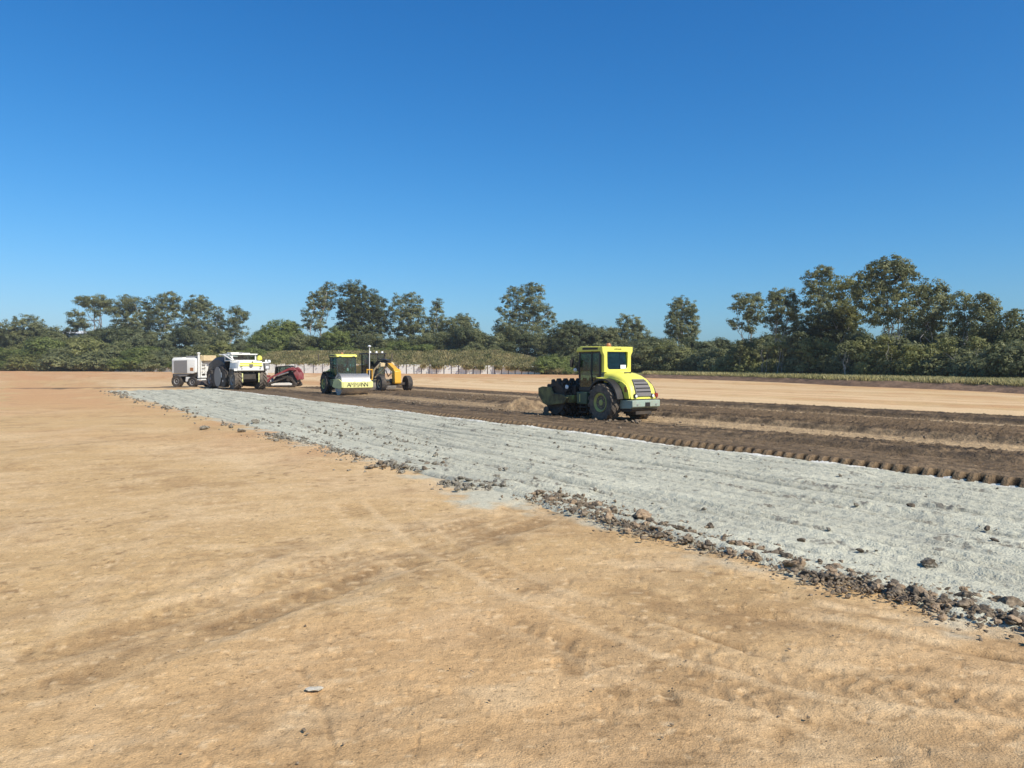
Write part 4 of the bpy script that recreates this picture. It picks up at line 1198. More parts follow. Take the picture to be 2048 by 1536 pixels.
# ------------------------------------------------------------------ spreader truck
def make_truck(loc, yaw):
    g = thing('powder_spreader', 'white powder spreader with grey side panel behind the stabiliser', 'spreader', loc, yaw)
    # origin under the body centre, +x forward, +y left side (towards camera)
    for sd in (1, -1):
        wheel(g, (1.0, sd * .98, .58), .58, .40, .28, M['rubber'], M['grey_panel'], sd, 18, .02)
        wheel(g, (-.75, sd * .98, .50), .50, .38, .25, M['rubber'], M['grey_panel'], sd, 18, .02)
    b = MB(); b.box((.1, 0, .85), (2.9, .9, .28)); b.cyl((1.0, -.9, .58), (1.0, .9, .58), .14); b.box((.2, .6, .62), (.7, .5, .35))
    b.box((.1, 0, 1.12), (2.9, 2.0, .28))
    b.build('chassis', M['dark'], g, .02)
    # body: rounded box tank
    def sec(x, hw, z0, z1, rc=.22):
        p = []
        for cy_, cz_, a0 in ((hw - rc, z1 - rc, 0), (-hw + rc, z1 - rc, 90), (-hw + .08, z0 + .08, 180), (hw - .08, z0 + .08, 270)):
            rr_ = rc if a0 < 180 else .08
            for k in range(5):
                a = R(a0 + 22.5 * k); p.append(Vector((x, cy_ + rr_ * math.cos(a), cz_ + rr_ * math.sin(a))))
        return p
    b = MB().loft([sec(-1.22, 1.02, 1.62, 2.60), sec(-1.15, 1.14, 1.40, 2.72), sec(-.9, 1.2, 1.28, 2.78), sec(1.42, 1.2, 1.28, 2.74), sec(1.5, 1.14, 1.34, 2.68)])
    body = b.build('body', M['white'], g, .02, 45)
    for sd in (1, -1):
        MB().prism([(-.28, 1.34), (1.22, 1.34), (1.22, 2.42), (1.1, 2.50), (-.28, 2.55)], sd * 1.196, sd * 1.216).build('side_panel', M['grey_panel'], body, .01)
    for sd in (1, -1): MB().box((-.78, sd * 1.205, 1.70), (.34, .02, .30)).build('warning_plate', M['amber'], body)
    b = MB(); b.prism([(-.05, 1.05), (1.35, .98), (1.35, 1.27), (-.5, 1.27)], -1.12, 1.12); b.build('side_skirt', M['grey_panel'], g, .02)
    b = MB(); b.box((-.35, .2, 2.86), (1.1, 1.2, .16)); b.box((-.95, .2, 2.83), (.2, 1.3, .12)); b.build('roof_hatch', M['grey_panel'], body, .03)
    b = MB(); b.box((.95, .2, 2.80), (1.0, 1.6, .06)); b.build('roof_walkway', M['white'], body, .01)
    # rear mast, ladder and hopper
    b = MB(); b.tube([(-1.38, .98, .9), (-1.38, .98, 3.12)], .10, 10); b.lathe([(0, 0), (.14, .02), (.16, .1), (.1, .16), (0, .17)], (-1.38, .98, 3.10), 12, 'z')
    b.build('mast', M['white'], g)
    b = MB()
    for yy in (.70, .05): b.box((-1.40, yy, 1.75), (.08, .10, 1.7))
    for k in range(6): b.box((-1.41, .375, 1.05 + .29 * k), (.07, .55, .08))
    b.tube([(-1.40, .70, 1.2), (-1.40, .05, 1.6)], .035, 6)
    b.build('ladder', M['white'], g)
    b = MB()
    b.loft([[Vector((x, y, z)) for y in (-1.0, .72) for z in ((z0, z1) if y < 0 else (z1, z0))] for x, z0, z1 in ((-1.30, 2.45, 2.85), (-1.75, 2.5, 3.0))])
    b.prism([(-1.32, 2.85), (-1.32, 3.02), (-1.62, 2.9)], .50, .72); b.prism([(-1.32, 2.85), (-1.32, 3.02), (-1.62, 2.9)], -1.0, -.75)
    b.build('hopper', M['cream'], g, .02)
    # spreading box under the tail
    b = MB(); b.box((-1.45, 0, .98), (.5, 2.0, .16)); b.box((-1.45, 0, .74), (.5, 2.05, .14)); b.build('spreader_box', M['white'], g, .02)
    b = MB(); b.box((-1.45, 0, .42), (.6, 2.1, .40)); b.cyl((-1.5, -1.05, .42), (-1.5, 1.07, .42), .2); b.build('rotary_valve', M['wallpost'], g, .02)
    b = MB(); b.prism([(-.45, .50), (.05, .56), (.0, 1.0), (-.50, .95)], .78, 1.08); b.build('valve_box', M['white'], g, .02)
    return g


pt = at(379, 775)
make_truck((pt.x, pt.y + 1.0, 0.0), math.atan2(.30, -.95))


# ------------------------------------------------------------------ track loader
def make_loader(loc, yaw):
    g = thing('track_loader', 'red compact track loader with black cab right of the stabiliser', 'track loader', loc, yaw)
    for sd in (1, -1):
        path = [(-1.25, .10), (1.05, .05), (1.30, .14), (1.34, .32), (1.15, .42), (-.45, .98), (-.68, 1.02), (-.88, .92), (-1.32, .36), (-1.38, .20)]
        inner = [(-1.15, .20), (1.0, .15), (1.16, .19), (1.19, .28), (1.08, .33), (-.48, .88), (-.64, .90), (-.77, .84), (-1.18, .36), (-1.23, .28)]
        b = MB().ring(path, inner, sd * .62, sd * 1.02, 'xz')
        for i in range(len(path)):
            a = Vector(path[i]); c = Vector(path[(i + 1) % len(path)])
            m_ = max(1, int((c - a).length / .14))
            for k in range(m_):
                p = a.lerp(c, (k + .5) / m_); d = (c - a).normalized()
                rt = Matrix.Rotation(-math.atan2(d.y, d.x), 3, 'Y')
                nrm = Vector((d.y, -d.x))
                b.box((p.x + nrm.x * .012, sd * .82, p.y + nrm.y * .012), (.055, .40, .05), rt)
        tr = b.build('track', M['rubber'], g)
        b = MB().prism([(-.95, .20), (.95, .18), (1.0, .30), (.6, .40), (-.7, .44), (-1.0, .36)], sd * .70, sd * .98)
        b.build('track_frame', M['white'], tr, .02)
        b = MB(); b.cyl((-.65, sd * .66, .72), (-.65, sd * 1.0, .72), .17, n=14); b.cyl((1.05, sd * .66, .24), (1.05, sd * 1.0, .24), .08, n=12); b.cyl((-1.1, sd * .66, .28), (-1.1, sd * 1.0, .28), .08, n=12)
        b.build('sprocket', M['dark'], tr)
        # lift arm with rear tower
        b = MB()
        b.prism([(-1.38, 1.62), (-1.05, 1.90), (-.7, 1.82), (1.10, .98), (1.42, .62), (1.38, .44), (1.24, .48), (1.0, .84), (-.75, 1.62), (-1.05, 1.58)], sd * .72, sd * .88)
        arm = b.build('lift_arm', M['red'], g, .015)
        b = MB().prism([(-1.05, 1.88), (-.85, 1.80), (-1.22, 1.0), (-1.42, .66), (-1.62, .74), (-1.60, 1.25), (-1.40, 1.60)], sd * .58, sd * .715)
        b.build('rear_tower', M['red'], g, .02)
        b = MB(); b.cyl((-.65, sd * .93, 1.40), (.35, sd * .93, 1.08), .07); b.cyl((.35, sd * .93, 1.08), (.72, sd * .93, .97), .04); b.build('lift_cylinder', M['steel'], arm)
    b = MB(); b.box((-.35, 0, .70), (2.0, 1.16, .55)); b.prism([(-1.45, .75), (-.5, .75), (-.5, 1.45), (-1.25, 1.45), (-1.5, 1.2)], -.55, .55)
    b.build('body', M['black'], g, .03)
    b = MB().prism([(-1.66, .75), (-1.5, .72), (-1.42, 1.35), (-1.58, 1.42)], -.55, .55); b.build('tail_door', M['red'], g, .02)
    # cab
    b = MB()
    b.ring([(-.75, 1.0), (.78, 1.0), (.70, 1.92), (.40, 1.98), (-.55, 2.04), (-.75, 1.95)], [(-.65, 1.08), (.68, 1.08), (.61, 1.84), (.38, 1.90), (-.52, 1.95), (-.66, 1.88)], -.56, -.50, 'xz')
    b.ring([(-.75, 1.0), (.78, 1.0), (.70, 1.92), (.40, 1.98), (-.55, 2.04), (-.75, 1.95)], [(-.65, 1.08), (.68, 1.08), (.61, 1.84), (.38, 1.90), (-.52, 1.95), (-.66, 1.88)], .50, .56, 'xz')
    b.prism([(.68, 1.91), (.40, 1.97), (-.55, 2.03), (-.73, 1.95), (-.70, 1.90), (-.53, 1.96), (.38, 1.91), (.66, 1.86)], -.50, .50)
    cb = b.build('cab', M['black'], g)
    b = MB()
    for sd in (1, -1): b.prism([(-.65, 1.08), (.68, 1.08), (.61, 1.84), (.38, 1.90), (-.52, 1.95), (-.66, 1.88)], sd * .515, sd * .522)
    b.build('side_mesh', M['glass_dark'], cb)
    b = MB(); b.prism([(.80, 1.0), (.83, 1.0), (.76, 1.88), (.73, 1.88)], -.48, .48); b.build('front_door', M['grey_panel'], cb)
    b = MB(); b.box((-.1, 0, 1.2), (.5, .5, .15)); b.box((-.35, 0, 1.5), (.14, .48, .6)); b.build('seat', M['seat'], cb, .03)
    # bucket
    b = MB()
    sec = [(1.45, .75), (1.40, .30), (1.55, .08), (2.30, .04), (2.30, .08), (1.60, .14), (1.48, .32), (1.52, .75)]
    b.prism(sec, -1.0, 1.0)
    for sd in (1, -1): b.prism([(1.45, .75), (1.40, .30), (1.55, .08), (2.30, .05), (2.1, .3), (1.52, .75)], sd * 1.003, sd * 1.03)
    b.build('bucket', M['dark'], g)
    b = MB(); b.prism([(1.25, .40), (1.40, .40), (1.46, .85), (1.30, .90)], -.6, .6); b.build('coupler', M['white'], g, .01)
    b = MB(); b.box((1.55, .55, 1.5), (.08, .42, .65)); b.build('guard_panel', M['white'], g, .01)
    b = MB(); b.box((1.50, .5, 1.02), (.45, .5, .22)); b.build('guard_bracket', M['red'], g, .01)
    return g


pl = at(566, 774.5)
make_loader((pl.x, pl.y + .6, 0.0), math.atan2(.04, -1.0))


# ------------------------------------------------------------------ embankment, verge, walls
def far_d(px):
    """depth (camera Y) of the edge of the pad, by pixel column"""
    return float(np.interp(px, [-400, 0, 228, 345, 535, 800, 1075, 1150, 1290, 1440, 1700, 2048, 2400], [235, 222, 207, 200, 177, 165, 156, 148, 118, 102, 76, 57, 44]))


def far_pt(px, extra=0.0):
    d = far_d(px)
    x = (px - CX) / F * d
    k = 1 + extra / math.hypot(x, d)
    return x * k, d * k


cols = np.linspace(-500, 2500, 380)
offs = np.array([-1.0, 0, .25, .8, 1.5, 2.6, 4, 6, 9, 12, 18, 28, 45, 80, 160])
BX = np.zeros((len(cols), len(offs))); BY = BX.copy(); BZ = BX.copy(); BC = np.zeros(BX.shape + (3,))
for i, px in enumerate(cols):
    wallh = np.interp(px, [180, 228, 345, 500, 560, 800, 1000, 1060, 1110, 1130], [.3, .9, 1.05, 1.9, 2.0, 1.8, 1.55, 1.35, 1.0, .5])
    top = np.interp(px, [-400, 200, 480, 560, 1000, 1090, 1170, 1300], [2.2, 2.6, 4.2, 4.7, 4.6, 2.6, .8, .6])
    for j, e in enumerate(offs):
        x, y = far_pt(px, e)
        BX[i, j], BY[i, j] = x, y
        if px < 1120:
            z = np.interp(e, [-1, 0, .25, 6, 12, 160], [-.25, -.2, wallh - .12, wallh + (top - wallh) * .55, top, top + .4])
        else:
            z = np.interp(e, [-1, 0, 2.2, 4, 160], [-.2, 0.0, .45, .6, 1.0]) if px < 2500 else 0
        BZ[i, j] = z
        if px < 1120: BC[i, j] = (0.13, 0.115, 0.06)
        else: BC[i, j] = np.array((0.20, 0.125, 0.075)) if e < 3.4 else np.array((0.17, 0.165, 0.06))
BZ += 0.10 * fbm(BX / 2.5, BY / 2.5, 3, 95) * (np.broadcast_to(offs, BX.shape) > .3)
BC *= (1 + 0.35 * fbm(BX / 4, BY / 1.5, 3, 96))[..., None]
grid_mesh('embankment', BX, BY, BZ, BC, M['soil_bank'])


def panel_wall(name, label, cols_, h0, h1, dip=()):
    x0, y0 = far_pt(cols_[0], -.15)
    w = thing(name, label, 'retaining wall', (x0, y0, 0))
    for i in range(len(cols_) - 1):
        a = Vector((*far_pt(cols_[i], -.15), 0)); b_ = Vector((*far_pt(cols_[i + 1], -.15), 0))
        d = (b_ - a); L = d.length; ang = math.atan2(d.y, d.x)
        f = i / max(1, len(cols_) - 2)
        h = np.interp(f, np.linspace(0, 1, len(h0)), h0) + random.uniform(-.06, .06)
        mid = (a + b_) / 2 - Vector((x0, y0, 0))
        rt = Matrix.Rotation(ang, 3, 'Z')
        b = MB()
        rows = max(1, round(h / .5))
        for k in range(rows):
            b.box(mid + Vector((0, 0, h * (k + .5) / rows)), (L - .16, .10, h / rows - .012), rt)
        o = b.build('panel', M['concrete'], w, .012)
        if i:
            MB().box(Vector((a.x - x0, a.y - y0, h / 2)), (.15, .16, h + .05), rt).build('post', M['wallpost'], w)
    return w


cw = [535.0]
while cw[-1] < 1070: cw.append(cw[-1] + np.interp(cw[-1], [535, 650, 800, 960, 1075], [18.5, 18.2, 15.3, 14.3, 12.6]))
panel_wall('retaining_wall', 'long pale concrete panel wall with dark posts below the weedy bank', cw, [2.05, 2.1, 2.0, 1.9, 1.75, 1.6], None)
panel_wall('retaining_wall', 'low broken pale concrete wall left of the white powder spreader', [228, 241, 252, 276, 300, 319, 346, 372], [.5, .25, .85, .85, 1.0, 1.1, 1.15], None)

# dark stakes on the bank
for px, py0, py1, lab in ((784, 731, 706, 'dark stake standing on the weedy bank above the grader nose, right one'), (772, 731, 713, 'short dark stake on the weedy bank above the grader nose, left one'), (637, 726, 708, 'thin dark stake on the bank just left of the drum roller cab')):
    x, y = far_pt(px, 1.2)
    zt = CAMZ + (HZ - py1) / F * y; zb = CAMZ + (HZ - py0) / F * y
    b = MB(); b.tube([(0, 0, -.3), (.02, 0, (zt - zb) * .5), (0, .02, zt - zb)], [.10, .09, .07], 8); b.box((0, 0, (zt - zb) * .75), (.26, .06, .08))
    tag(b.build('stake', M['wallpost']), lab, 'stake').location = (x, y, zb)


# ------------------------------------------------------------------ leaves
def quads_mesh(name, P, A, B, tint, mat, parent=None):
    n = len(P)
    v = np.empty((n, 4, 3), np.float32)
    v[:, 0] = P - A; v[:, 1] = P - B * 0.8; v[:, 2] = P + A; v[:, 3] = P + B * 0.8
    me = bpy.data.meshes.new(name)
    me.vertices.add(n * 4); me.vertices.foreach_set('co', v.ravel())
    me.loops.add(n * 4); me.loops.foreach_set('vertex_index', np.arange(n * 4, dtype=np.int32))
    me.polygons.add(n); me.polygons.foreach_set('loop_start', np.arange(0, n * 4, 4, dtype=np.int32))
    me.update(calc_edges=True)
    a = me.attributes.new('tint', 'FLOAT', 'POINT')
    a.data.foreach_set('value', np.repeat(np.clip(tint, 0, 1), 4).astype(np.float32))
    return link_mesh(name, me, mat, parent)


def unit(v):
    return v / np.maximum(np.linalg.norm(v, axis=-1, keepdims=True), 1e-6)


def crown_leaves(lobes, leaf, clump, dens, rng, droop=0.3):
    """lobes: (centre, radii) in metres. Leaves sit in clusters on and in the lobes; the clusters leave gaps."""
    P = []; A = []; B = []; T = []
    for c, r in lobes:
        c = np.array(c); r = np.array(r)
        area = 4 * math.pi * ((r[0] * r[1]) ** 1.6 / 3 + (r[0] * r[2]) ** 1.6 / 3 + (r[1] * r[2]) ** 1.6 / 3) ** (1 / 1.6)
        K = max(6, int(dens * area / (clump * clump * 2.1)))
        dirs = unit(rng.normal(size=(K, 3)))
        rad = 0.55 + 0.50 * rng.random(K) ** 0.7
        inner = rng.random(K) < 0.18
        rad[inner] *= 0.6
        cc = c + dirs * r * rad[:, None]
        ctint = rng.random(K) * 0.6 + 0.12
        m = max(8, int(5.5 * clump * clump / (leaf * leaf)))
        idx = np.repeat(np.arange(K), m)
        cs = clump * rng.uniform(0.55, 1.2, K)
        off = unit(rng.normal(size=(len(idx), 3))) * (rng.random(len(idx)) ** 0.45)[:, None]
        off[:, 2] *= 0.62
        p = cc[idx] + off * cs[idx][:, None]
        nrm = unit(off + dirs[idx] * 0.7 + np.array((0, 0, .45)) + rng.normal(size=off.shape) * 0.40)
        a = unit(np.cross(nrm, rng.normal(size=off.shape)))
        b = np.cross(nrm, a)
        L = leaf * rng.uniform(0.6, 1.25, len(idx))[:, None]
        P.append(p); A.append(a * L * 0.62); B.append(b * L * 0.40)
        T.append(ctint[idx] + rng.normal(size=len(idx)) * 0.12)
    return np.concatenate(P), np.concatenate(A), np.concatenate(B), np.concatenate(T)


def limb(mb, p0, p1, r0, r1, rng, n=5, wob=0.06):
    p0 = Vector(p0); p1 = Vector(p1); L = (p1 - p0).length
    pts = []
    for i in range(n + 1):
        f = i / n
        w = Vector((rng.normal(), rng.normal(), rng.normal() * .3)) * (L * wob * math.sin(math.pi * f))
        pts.append(p0.lerp(p1, f) + w)
    mb.tube(pts, [r0 + (r1 - r0) * i / n for i in range(n + 1)], 6)
    return pts


TREE_SEED = [500]


def px_tree(name, label, d, ybase, lobes, trunks=(), mat='leaf_gum', bark='bark', dens=1.0, leaf=None, clump=None, group=None, cat='tree'):
    """lobes and trunks are read off the photograph in pixels and stood at their own distance d, with real depth"""
    TREE_SEED[0] += 1
    rng = np.random.default_rng(TREE_SEED[0])
    xs = [l[0] for l in lobes]
    bx = trunks[0][0] if trunks else sum(xs) / len(xs)
    base = atd(bx, ybase, d)
    k = d / F
    root = thing(name, label, cat, base, 0, group)
    L = []
    for (x, y, rx, ry) in lobes:
        p = atd(x, y, d) - base
        dep = rng.normal() * rx * k * 0.35
        L.append(((p.x, dep, p.z), (rx * k * 1.12, rx * k, ry * k * 1.1)))
    lf = leaf or max(0.22, 2.2 * k); cl = clump or max(0.55, 6.2 * k)
    P, A, B, T = crown_leaves(L, lf, cl, dens, rng)
    quads_mesh('crown', P, A, B, T, M[mat], root)
    mb = MB()
    if not trunks: trunks = ((bx, ybase, xs[0], lobes[0][1], 3.0),)
    for (x0, y0, x1, y1, w) in trunks:
        a = atd(x0, y0, d) - base; b = atd(x1, y1, d) - base
        a.z -= 0.5
        dy = rng.normal() * 0.6
        b.y += dy
        pts = limb(mb, a, b, w * k * 0.5, w * k * 0.2, rng, 7, 0.03)
        for (c, r) in L:
            if abs(c[0] - b.x) < (r[0] + 2.2 * w * k * 4) and c[2] > a.z + 1 and rng.random() < 1.4 / len(trunks):
                q = pts[rng.integers(2, 6)]
                limb(mb, q, Vector(c) + Vector((rng.normal() * r[0] * .35, rng.normal() * r[1] * .3, r[2] * .25)), w * k * 0.22, w * k * 0.07, rng, 4, 0.08)
    mb.build('trunk', M[bark], root)
    return root


D_L = 240
# --- left group
px_tree('gum_tree', 'dense round crowned tree at the far left edge of the treeline', D_L, 735, [(18, 660, 26, 18), (52, 652, 30, 20), (75, 662, 18, 16), (-15, 660, 25, 18), (45, 680, 45, 16)], (), 'leaf_gum', 'bark_grey', 1.2)
px_tree('gum_tree', 'umbrella topped gum with two bare white trunks left of the treeline', D_L, 700, [(186, 601, 32, 11), (205, 603, 18, 12), (168, 605, 16, 9), (200, 622, 18, 11), (215, 612, 9, 7), (160, 628, 16, 9), (156, 645, 18, 10), (172, 648, 14, 12), (150, 660, 14, 10)],
        ((187, 702, 189, 610, 3.6), (194, 702, 201, 612, 3.2), (178, 700, 163, 630, 2.0)), 'leaf_gum', 'bark', 0.9)
px_tree('gum_tree', 'full crowned gum just right of the umbrella topped gum', D_L, 735, [(252, 610, 26, 18), (268, 604, 16, 12), (235, 620, 16, 14), (258, 640, 32, 22), (245, 662, 26, 18), (275, 655, 20, 20)], ((258, 735, 255, 610, 3),), 'leaf_gum', 'bark', 0.95)
px_tree('gum_tree', 'narrow gum squeezed between two fuller crowns in the left group', D_L + 4, 735, [(298, 608, 14, 12), (300, 630, 20, 20), (296, 660, 22, 22)], ((300, 735, 298, 610, 3),), 'leaf_dark', 'bark', 1.0)
px_tree('gum_tree', 'flat topped gum with a split crown, tallest of the left group', D_L, 735, [(322, 596, 12, 9), (345, 594, 17, 9), (335, 610, 22, 10), (330, 632, 24, 16), (350, 620, 12, 14), (335, 660, 22, 18)], ((322, 735, 335, 600, 3.2), (318, 735, 322, 640, 2)), 'leaf_gum', 'bark', 1.0)
px_tree('gum_tree', 'big rounded gum above the white powder spreader', D_L, 735, [(392, 606, 24, 15), (405, 612, 18, 16), (378, 618, 16, 14), (392, 642, 30, 22), (400, 668, 34, 20), (375, 660, 20, 18)], ((393, 735, 393, 610, 3.2),), 'leaf_gum', 'bark', 1.0)
px_tree('gum_tree', 'shorter gum filling the gap right of the big rounded gum', D_L + 3, 735, [(432, 624, 16, 11), (438, 640, 15, 14), (430, 662, 20, 20)], ((432, 735, 432, 630, 2.6),), 'leaf_gum', 'bark', 0.9)
px_tree('gum_tree', 'leaning open crowned gum at the right end of the left group', D_L, 735, [(470, 622, 18, 10), (480, 636, 18, 13), (462, 642, 12, 12), (488, 630, 9, 9), (470, 662, 22, 12), (455, 672, 16, 12)], ((452, 730, 472, 630, 2.8),), 'leaf_gum', 'bark', 0.95)
# --- middle group
D_M = 205
px_tree('broad_tree', 'broad bright green dome shaped tree left of the middle gums', D_M, 708, [(562, 662, 34, 20), (540, 668, 24, 16), (585, 668, 24, 20), (520, 680, 18, 16), (562, 686, 56, 20), (600, 690, 24, 18), (578, 652, 14, 11)], (), 'leaf_mid', 'bark_grey', 1.35)
px_tree('gum_tree', 'open leafy gum on the left flank of the biggest middle tree', D_M, 708, [(660, 580, 19, 15), (640, 590, 14, 12), (625, 592, 9, 13), (622, 625, 16, 14), (640, 618, 18, 16), (655, 605, 18, 14), (612, 648, 10, 9), (634, 650, 18, 12), (624, 606, 10, 8)], ((637, 708, 655, 585, 3.4), (625, 708, 628, 600, 2.6)), 'leaf_gum', 'bark', 0.95)
px_tree('broad_tree', 'biggest dark dense tree in the middle of the treeline', D_M, 708, [(698, 580, 17, 17), (715, 580, 16, 17), (738, 590, 18, 14), (700, 610, 28, 28), (735, 615, 32, 28), (758, 618, 20, 22), (690, 640, 26, 26), (730, 650, 40, 30), (765, 645, 18, 24), (710, 675, 50, 25)], ((728, 708, 722, 600, 3.6), (742, 708, 745, 640, 3), (712, 708, 700, 620, 2.6)), 'leaf_dark', 'bark', 1.15)
px_tree('broad_tree', 'small mid green tree in front of the biggest dark tree', D_M - 12, 706, [(672, 670, 22, 15), (660, 682, 18, 16), (685, 685, 20, 18)], (), 'leaf_mid', 'bark_grey', 1.2)
px_tree('gum_tree', 'twin peaked gum right of the biggest dark tree', D_M, 708, [(794, 600, 8, 13), (820, 596, 16, 13), (832, 612, 16, 18), (800, 620, 22, 18), (820, 640, 34, 22), (800, 660, 26, 22), (835, 665, 24, 24)], ((820, 708, 819, 600, 3), (822, 690, 846, 660, 1.6)), 'leaf_gum', 'bark', 0.95)
px_tree('gum_tree', 'slim spire topped gum right of the twin peaked gum', D_M, 708, [(875, 604, 9, 10), (874, 620, 13, 12), (875, 640, 21, 14), (868, 665, 24, 20), (885, 675, 22, 22)], ((861, 708, 874, 606, 2.8),), 'leaf_gum', 'bark', 0.95)
px_tree('broad_tree', 'cone shaped dense tree sloping down to the right of the spire gum', D_M, 708, [(926, 640, 17, 12), (915, 652, 26, 16), (938, 658, 24, 20), (900, 668, 24, 24), (945, 682, 28, 22), (915, 688, 34, 20), (962, 690, 14, 16)], (), 'leaf_gum', 'bark_grey', 1.2)
px_tree('broad_tree', 'bright green bush between the biggest dark tree and the spire gum', D_M - 14, 706, [(790, 692, 18, 9), (806, 690, 12, 9)], (), 'leaf_mid', 'bark_grey', 1.2, cat='bush')
# --- centre
D_C = 190
px_tree('gum_tree', 'tall gum with a ragged open crown left of the padfoot roller', D_C, 708, [(1030, 582, 15, 12), (1062, 576, 20, 12), (1080, 584, 10, 14), (1012, 597, 11, 10), (1045, 602, 24, 16), (1070, 610, 22, 18), (1020, 625, 20, 16), (998, 620, 7, 6), (1095, 622, 12, 12), (1108, 636, 9, 10), (1050, 635, 30, 22), (1085, 650, 20, 18), (1010, 655, 22, 18), (1045, 668, 40, 22), (995, 672, 16, 22)], ((1052, 708, 1050, 590, 3.4), (1056, 708, 1072, 600, 2.4), (1044, 708, 1025, 610, 2.2)), 'leaf_gum', 'bark', 0.92)
px_tree('broad_tree', 'dark dense scrub mass behind the left side of the padfoot roller', 168, 745, [(1125, 665, 26, 16), (1145, 655, 26, 15), (1170, 662, 24, 14), (1110, 685, 24, 22), (1150, 690, 46, 30), (1190, 680, 26, 24), (1130, 720, 38, 22), (1170, 725, 30, 22)], (), 'leaf_dark', 'bark_grey', 1.35)
px_tree('broad_tree', 'dense scrub mass behind the padfoot roller cab roof', 165, 745, [(1205, 668, 26, 13), (1230, 672, 24, 14), (1215, 695, 32, 24), (1245, 700, 30, 26), (1220, 725, 40, 22)], (), 'leaf_gum', 'bark_grey', 1.35)
px_tree('gum_tree', 'small double peaked gum above the padfoot roller hood', 165, 745, [(1247, 639, 12, 12), (1268, 645, 15, 15), (1258, 660, 24, 18), (1280, 668, 18, 18), (1290, 690, 22, 24), (1265, 690, 26, 26)], ((1262, 745, 1264, 640, 2.8),), 'leaf_gum', 'bark', 1.0)
px_tree('gum_tree', 'lone egg shaped gum standing clear right of the padfoot roller', 150, 752, [(1363, 602, 13, 10), (1352, 610, 13, 11), (1378, 616, 14, 14), (1365, 628, 24, 18), (1345, 638, 13, 13), (1386, 642, 14, 14), (1362, 655, 30, 16), (1340, 660, 10, 8), (1390, 664, 10, 10), (1355, 674, 22, 9), (1376, 676, 18, 9)], ((1362, 752, 1365, 605, 3.4), (1344, 752, 1346, 670, 1.8)), 'leaf_gum', 'bark', 1.05)
# --- right group
def dr(px): return far_d(px) + 19
px_tree('gum_tree', 'open gum with a lean at the left end of the right group', dr(1490), 755, [(1484, 596, 16, 11), (1510, 596, 16, 11), (1495, 612, 26, 13), (1470, 614, 10, 8), (1462, 644, 11, 8), (1478, 652, 12, 8), (1510, 632, 20, 16), (1500, 655, 14, 12), (1490, 628, 14, 10)], ((1506, 752, 1500, 605, 3.2), (1508, 700, 1466, 646, 1.6)), 'leaf_gum', 'bark', 0.92)
px_tree('gum_tree', 'rounded open gum second in the right group', dr(1560), 757, [(1562, 588, 24, 11), (1548, 600, 20, 12), (1580, 600, 16, 13), (1560, 620, 30, 15), (1585, 628, 16, 14), (1545, 640, 22, 14), (1570, 655, 24, 16), (1595, 640, 10, 16)], ((1550, 757, 1555, 595, 3.2), (1556, 757, 1572, 610, 2.2)), 'leaf_gum', 'bark', 0.95)
px_tree('gum_tree', 'tall gum with a loose dark crown left of the biggest right tree', dr(1640) + 4, 757, [(1640, 542, 24, 10), (1626, 556, 16, 12), (1655, 556, 18, 12), (1640, 575, 24, 14), (1616, 580, 12, 12), (1628, 600, 22, 14), (1658, 600, 18, 18), (1612, 606, 10, 10), (1640, 625, 28, 16)], ((1640, 757, 1638, 550, 3.2), (1634, 757, 1622, 590, 2)), 'leaf_gum', 'bark', 0.95)
px_tree('gum_tree', 'olive tinted gum tucked between the two tallest right gums', dr(1690) + 2, 757, [(1684, 568, 26, 12), (1700, 582, 20, 16), (1672, 585, 16, 14), (1688, 610, 28, 20), (1705, 635, 20, 20)], ((1688, 757, 1686, 575, 3),), 'leaf_olive', 'bark', 0.95)
px_tree('broad_tree', 'very dark dense tree low in the middle of the right group', dr(1650) + 1, 757, [(1650, 640, 40, 20), (1690, 640, 30, 24), (1620, 655, 28, 22), (1660, 670, 46, 24), (1600, 680, 24, 22), (1700, 675, 30, 24)], (), 'leaf_dark', 'bark_grey', 1.3)
px_tree('gum_tree', 'biggest gum on the right with a fan of white trunks', dr(1780), 760, [(1784, 524, 28, 12), (1758, 534, 22, 12), (1812, 534, 20, 14), (1780, 548, 40, 16), (1726, 556, 18, 12), (1830, 548, 12, 14), (1750, 572, 34, 18), (1800, 575, 34, 20), (1735, 600, 26, 20), (1790, 608, 40, 22), (1840, 600, 20, 20), (1760, 635, 34, 18), (1825, 635, 30, 18), (1720, 575, 10, 10)],
        ((1786, 712, 1782, 560, 3.4), (1788, 710, 1800, 620, 2.8), (1780, 712, 1770, 600, 2.6), (1792, 708, 1816, 630, 2.6), (1772, 725, 1770, 650, 2.6), (1796, 704, 1832, 640, 2.2), (1784, 760, 1786, 705, 4.2)), 'leaf_gum', 'bark', 1.0)
px_tree('gum_tree', 'spreading gum joined to the right side of the biggest right gum', dr(1865), 762, [(1860, 572, 22, 13), (1842, 580, 18, 14), (1880, 584, 16, 15), (1865, 600, 28, 18), (1885, 612, 12, 16), (1855, 625, 26, 18), (1875, 640, 24, 18), (1850, 655, 30, 18)], ((1855, 762, 1862, 585, 3),), 'leaf_gum', 'bark', 1.0)
px_tree('gum_tree', 'pale leaved open gum right of the spreading gum', dr(1930), 763, [(1930, 594, 20, 10), (1922, 610, 18, 12), (1940, 615, 20, 14), (1915, 630, 14, 12), (1935, 640, 24, 16), (1918, 660, 18, 14)], ((1936, 763, 1930, 600, 3),), 'leaf_gum', 'bark', 0.95)
px_tree('gum_tree', 'slightly drooping gum third from the right frame edge', dr(1970), 764, [(1966, 594, 18, 10), (1978, 606, 18, 13), (1988, 622, 14, 14), (1968, 628, 22, 16), (1985, 650, 22, 18), (1962, 660, 22, 20)], ((1966, 764, 1968, 600, 3),), 'leaf_gum', 'bark', 1.05)
